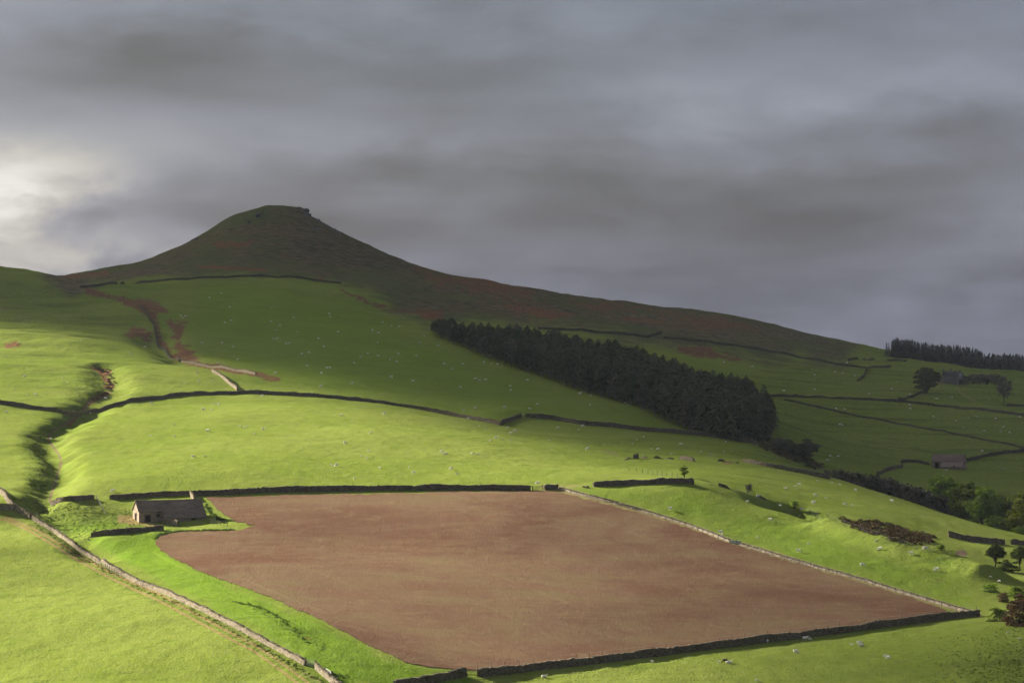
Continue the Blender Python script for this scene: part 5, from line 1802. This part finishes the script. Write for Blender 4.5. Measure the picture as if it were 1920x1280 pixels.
flock('sheep in the bottom right pasture', 'in the pasture below the bottom wall', [(1020,1267),(1223,1239),(1349,1240,'l'),(1360,1239,'d'),(1366,1241),(1437,1202),(1419,1275),(1492,1222),(1509,1197),(1518,1197,'l'),(1597,1207,'l'),(1611,1206),(1615,1209),(1660,1228,'l'),(1666,1233),(1547,1184,'l'),(1576,1182,'l'),(1911,1195,'l'),(1890,1185,'l')], 300, True)
flock('sheep on the green slope right of the ploughed field', 'on the green slope right of the ploughed field', [(1257,954),(1352,998),(1354,1002,'l'),(1401,939),(1421,930),(1420,1006,'l'),(1445,974),(1516,1018,'l'),(1498,1033),(1617,1059),(1642,1012,'l'),(1646,1029,'l'),(1651,1028),(1709,1038),(1730,1027,'l'),(1735,1028),(1753,1068),(1757,1067),(1857,1080,'l'),(1874,1089,'l')], 560, True)
flock('sheep on the crest pasture at the right', 'on the crest pasture before the valley trees', [(1463,947,'l'),(1474,916),(1491,910,'l'),(1499,907),(1502,955),(1525,942),(1529,928),(1533,900,'l'),(1549,933,'l'),(1560,903,'l'),(1575,907,'l'),(1584,945),(1598,946,'l'),(1604,918),(1673,939)], 700, True)
CONVEX = [(665,896),(775,886),(1008,906),(402,757),(410,758),(381,767),(397,767,'l'),(326,795,'l'),(283,815,'l'),(327,817,'l'),(390,807),(450,798,'l'),(458,800,'l'),(462,798,'l'),(477,811),(362,856),(384,854,'l'),(212,920),(284,756),(170,774,'l'),(492,741),(493,803),(640,778),(721,775),(660,788,'l'),(696,811),(647,830),(692,844),(678,854,'l'),(688,859,'l'),(621,871,'l'),(631,872),(712,876),(767,875,'l'),(846,878),(857,886,'l'),(829,846),(831,850,'l'),(836,849),(884,849,'l'),(889,849,'l'),(896,849),(930,821),(942,823,'l'),(920,825,'l'),(958,825),(958,811),(878,784),(910,802,'l'),(899,797,'l'),(953,800,'l')]
for lo, hi, nm in ((0, 420, 'left end'), (420, 660, 'left middle'), (660, 850, 'right middle'), (850, 2000, 'right end')):
    flock('sheep on the bright convex field', 'in the %s of the bright convex field' % nm, [q for q in CONVEX if lo <= q[0] < hi], 690, True)
flock('sheep on the left pastures', 'on the left pastures beside the stream gully', [(9,667),(153,637,'l'),(245,662),(117,707),(47,705),(119,716,'l'),(127,716,'l'),(28,731,'l'),(67,740),(51,740,'l'),(99,695,'l'),(12,771),(95,821,'l'),(198,746),(370,697),(373,715),(398,712),(340,716,'l'),(349,716,'l'),(423,728,'l')], 700, True)
HILLSIDE = [(339,591),(348,592),(342,595),(364,610),(422,604),(380,643),(437,649),(431,575),(416,642),(445,672),(409,680),(272,650),(510,576),(617,587),(619,592),(508,601),(525,609),(518,618),(558,621),(551,595),(513,634),(517,634),(520,634),(537,644),(542,643),(597,634),(607,649),(566,663),(579,660),(634,621),(698,618),(710,623),(717,603),(734,609),(749,611),(709,641),(689,662),(709,666),(677,669),(664,680),(747,662),(735,669),(731,673),(744,677),(781,666),(786,642),(796,629),(822,647),(575,685),(613,689),(619,689),(603,699),(661,718),(601,724),(734,706),(775,713),(849,691),(833,681),(867,681),(892,709),(899,712),(910,711),(863,725),(891,764),(869,769),(946,763),(907,678),(922,680),(933,682),(942,685),(957,722),(958,731),(517,698),(585,737),(433,600),(393,557),(415,549)]
for lo, hi, nm in ((0, 500, 'beside the bracken stream'), (500, 560, 'straight below the summit'), (560, 680, 'right of the summit line'), (680, 760, 'below the brown moor tongue'), (760, 870, 'left of the plantation tip'), (870, 2000, 'below the plantation')):
    flock('sheep on the dark hillside', 'on the shaded hillside %s' % nm, [q for q in HILLSIDE if lo <= q[0] < hi], 1000, True, 0.15)
flock('sheep between the plantation and the middle wall', 'on the slope between the plantation and the wavy wall', [(1087,737),(1108,740),(1106,758),(1172,754),(1182,757),(979,777),(1081,786),(1008,757),(994,766),(989,712)], 950, True)
flock('sheep in the middle pasture', 'in the middle pasture below the wavy wall', [(1046,802),(1092,798),(1085,804,'l'),(966,807),(1030,825),(1102,841),(1134,832,'l'),(1207,817,'l'),(1194,823,'l'),(1186,831),(1221,840,'l'),(1234,842),(1260,849,'l'),(1276,832),(1361,827,'l'),(1373,844),(1358,845,'l'),(1315,846,'l'),(1332,849,'l')], 780, True)
FARM = [(1357,678),(1411,686),(1330,640),(1470,731),(1528,729),(1527,702),(1566,696),(1580,698),(1603,703),(1588,678),(1682,714),(1671,728),(1629,737),(1707,739),(1754,745),(1757,747),(1785,744),(1707,765),(1706,758),(1750,780),(1792,788),(1816,782),(1832,781),(1867,784),(1806,800),(1846,807),(1877,808),(1893,810),(1882,800),(1842,845),(1881,878),(1568,765),(1583,766),(1574,795),(1579,796),(1854,748),(1551,861),(1571,854),(1556,854),(1774,881),(1912,781)]
for lo, hi, nm in ((0, 1590, 'pastures right of the plantation'), (1590, 1790, 'pastures below the round farm tree'), (1790, 2000, 'pastures right of the farm')):
    flock('sheep on the farm hillside', 'on the shaded %s' % nm, [q for q in FARM if lo <= q[0] < hi], 1000, True, 0.1)
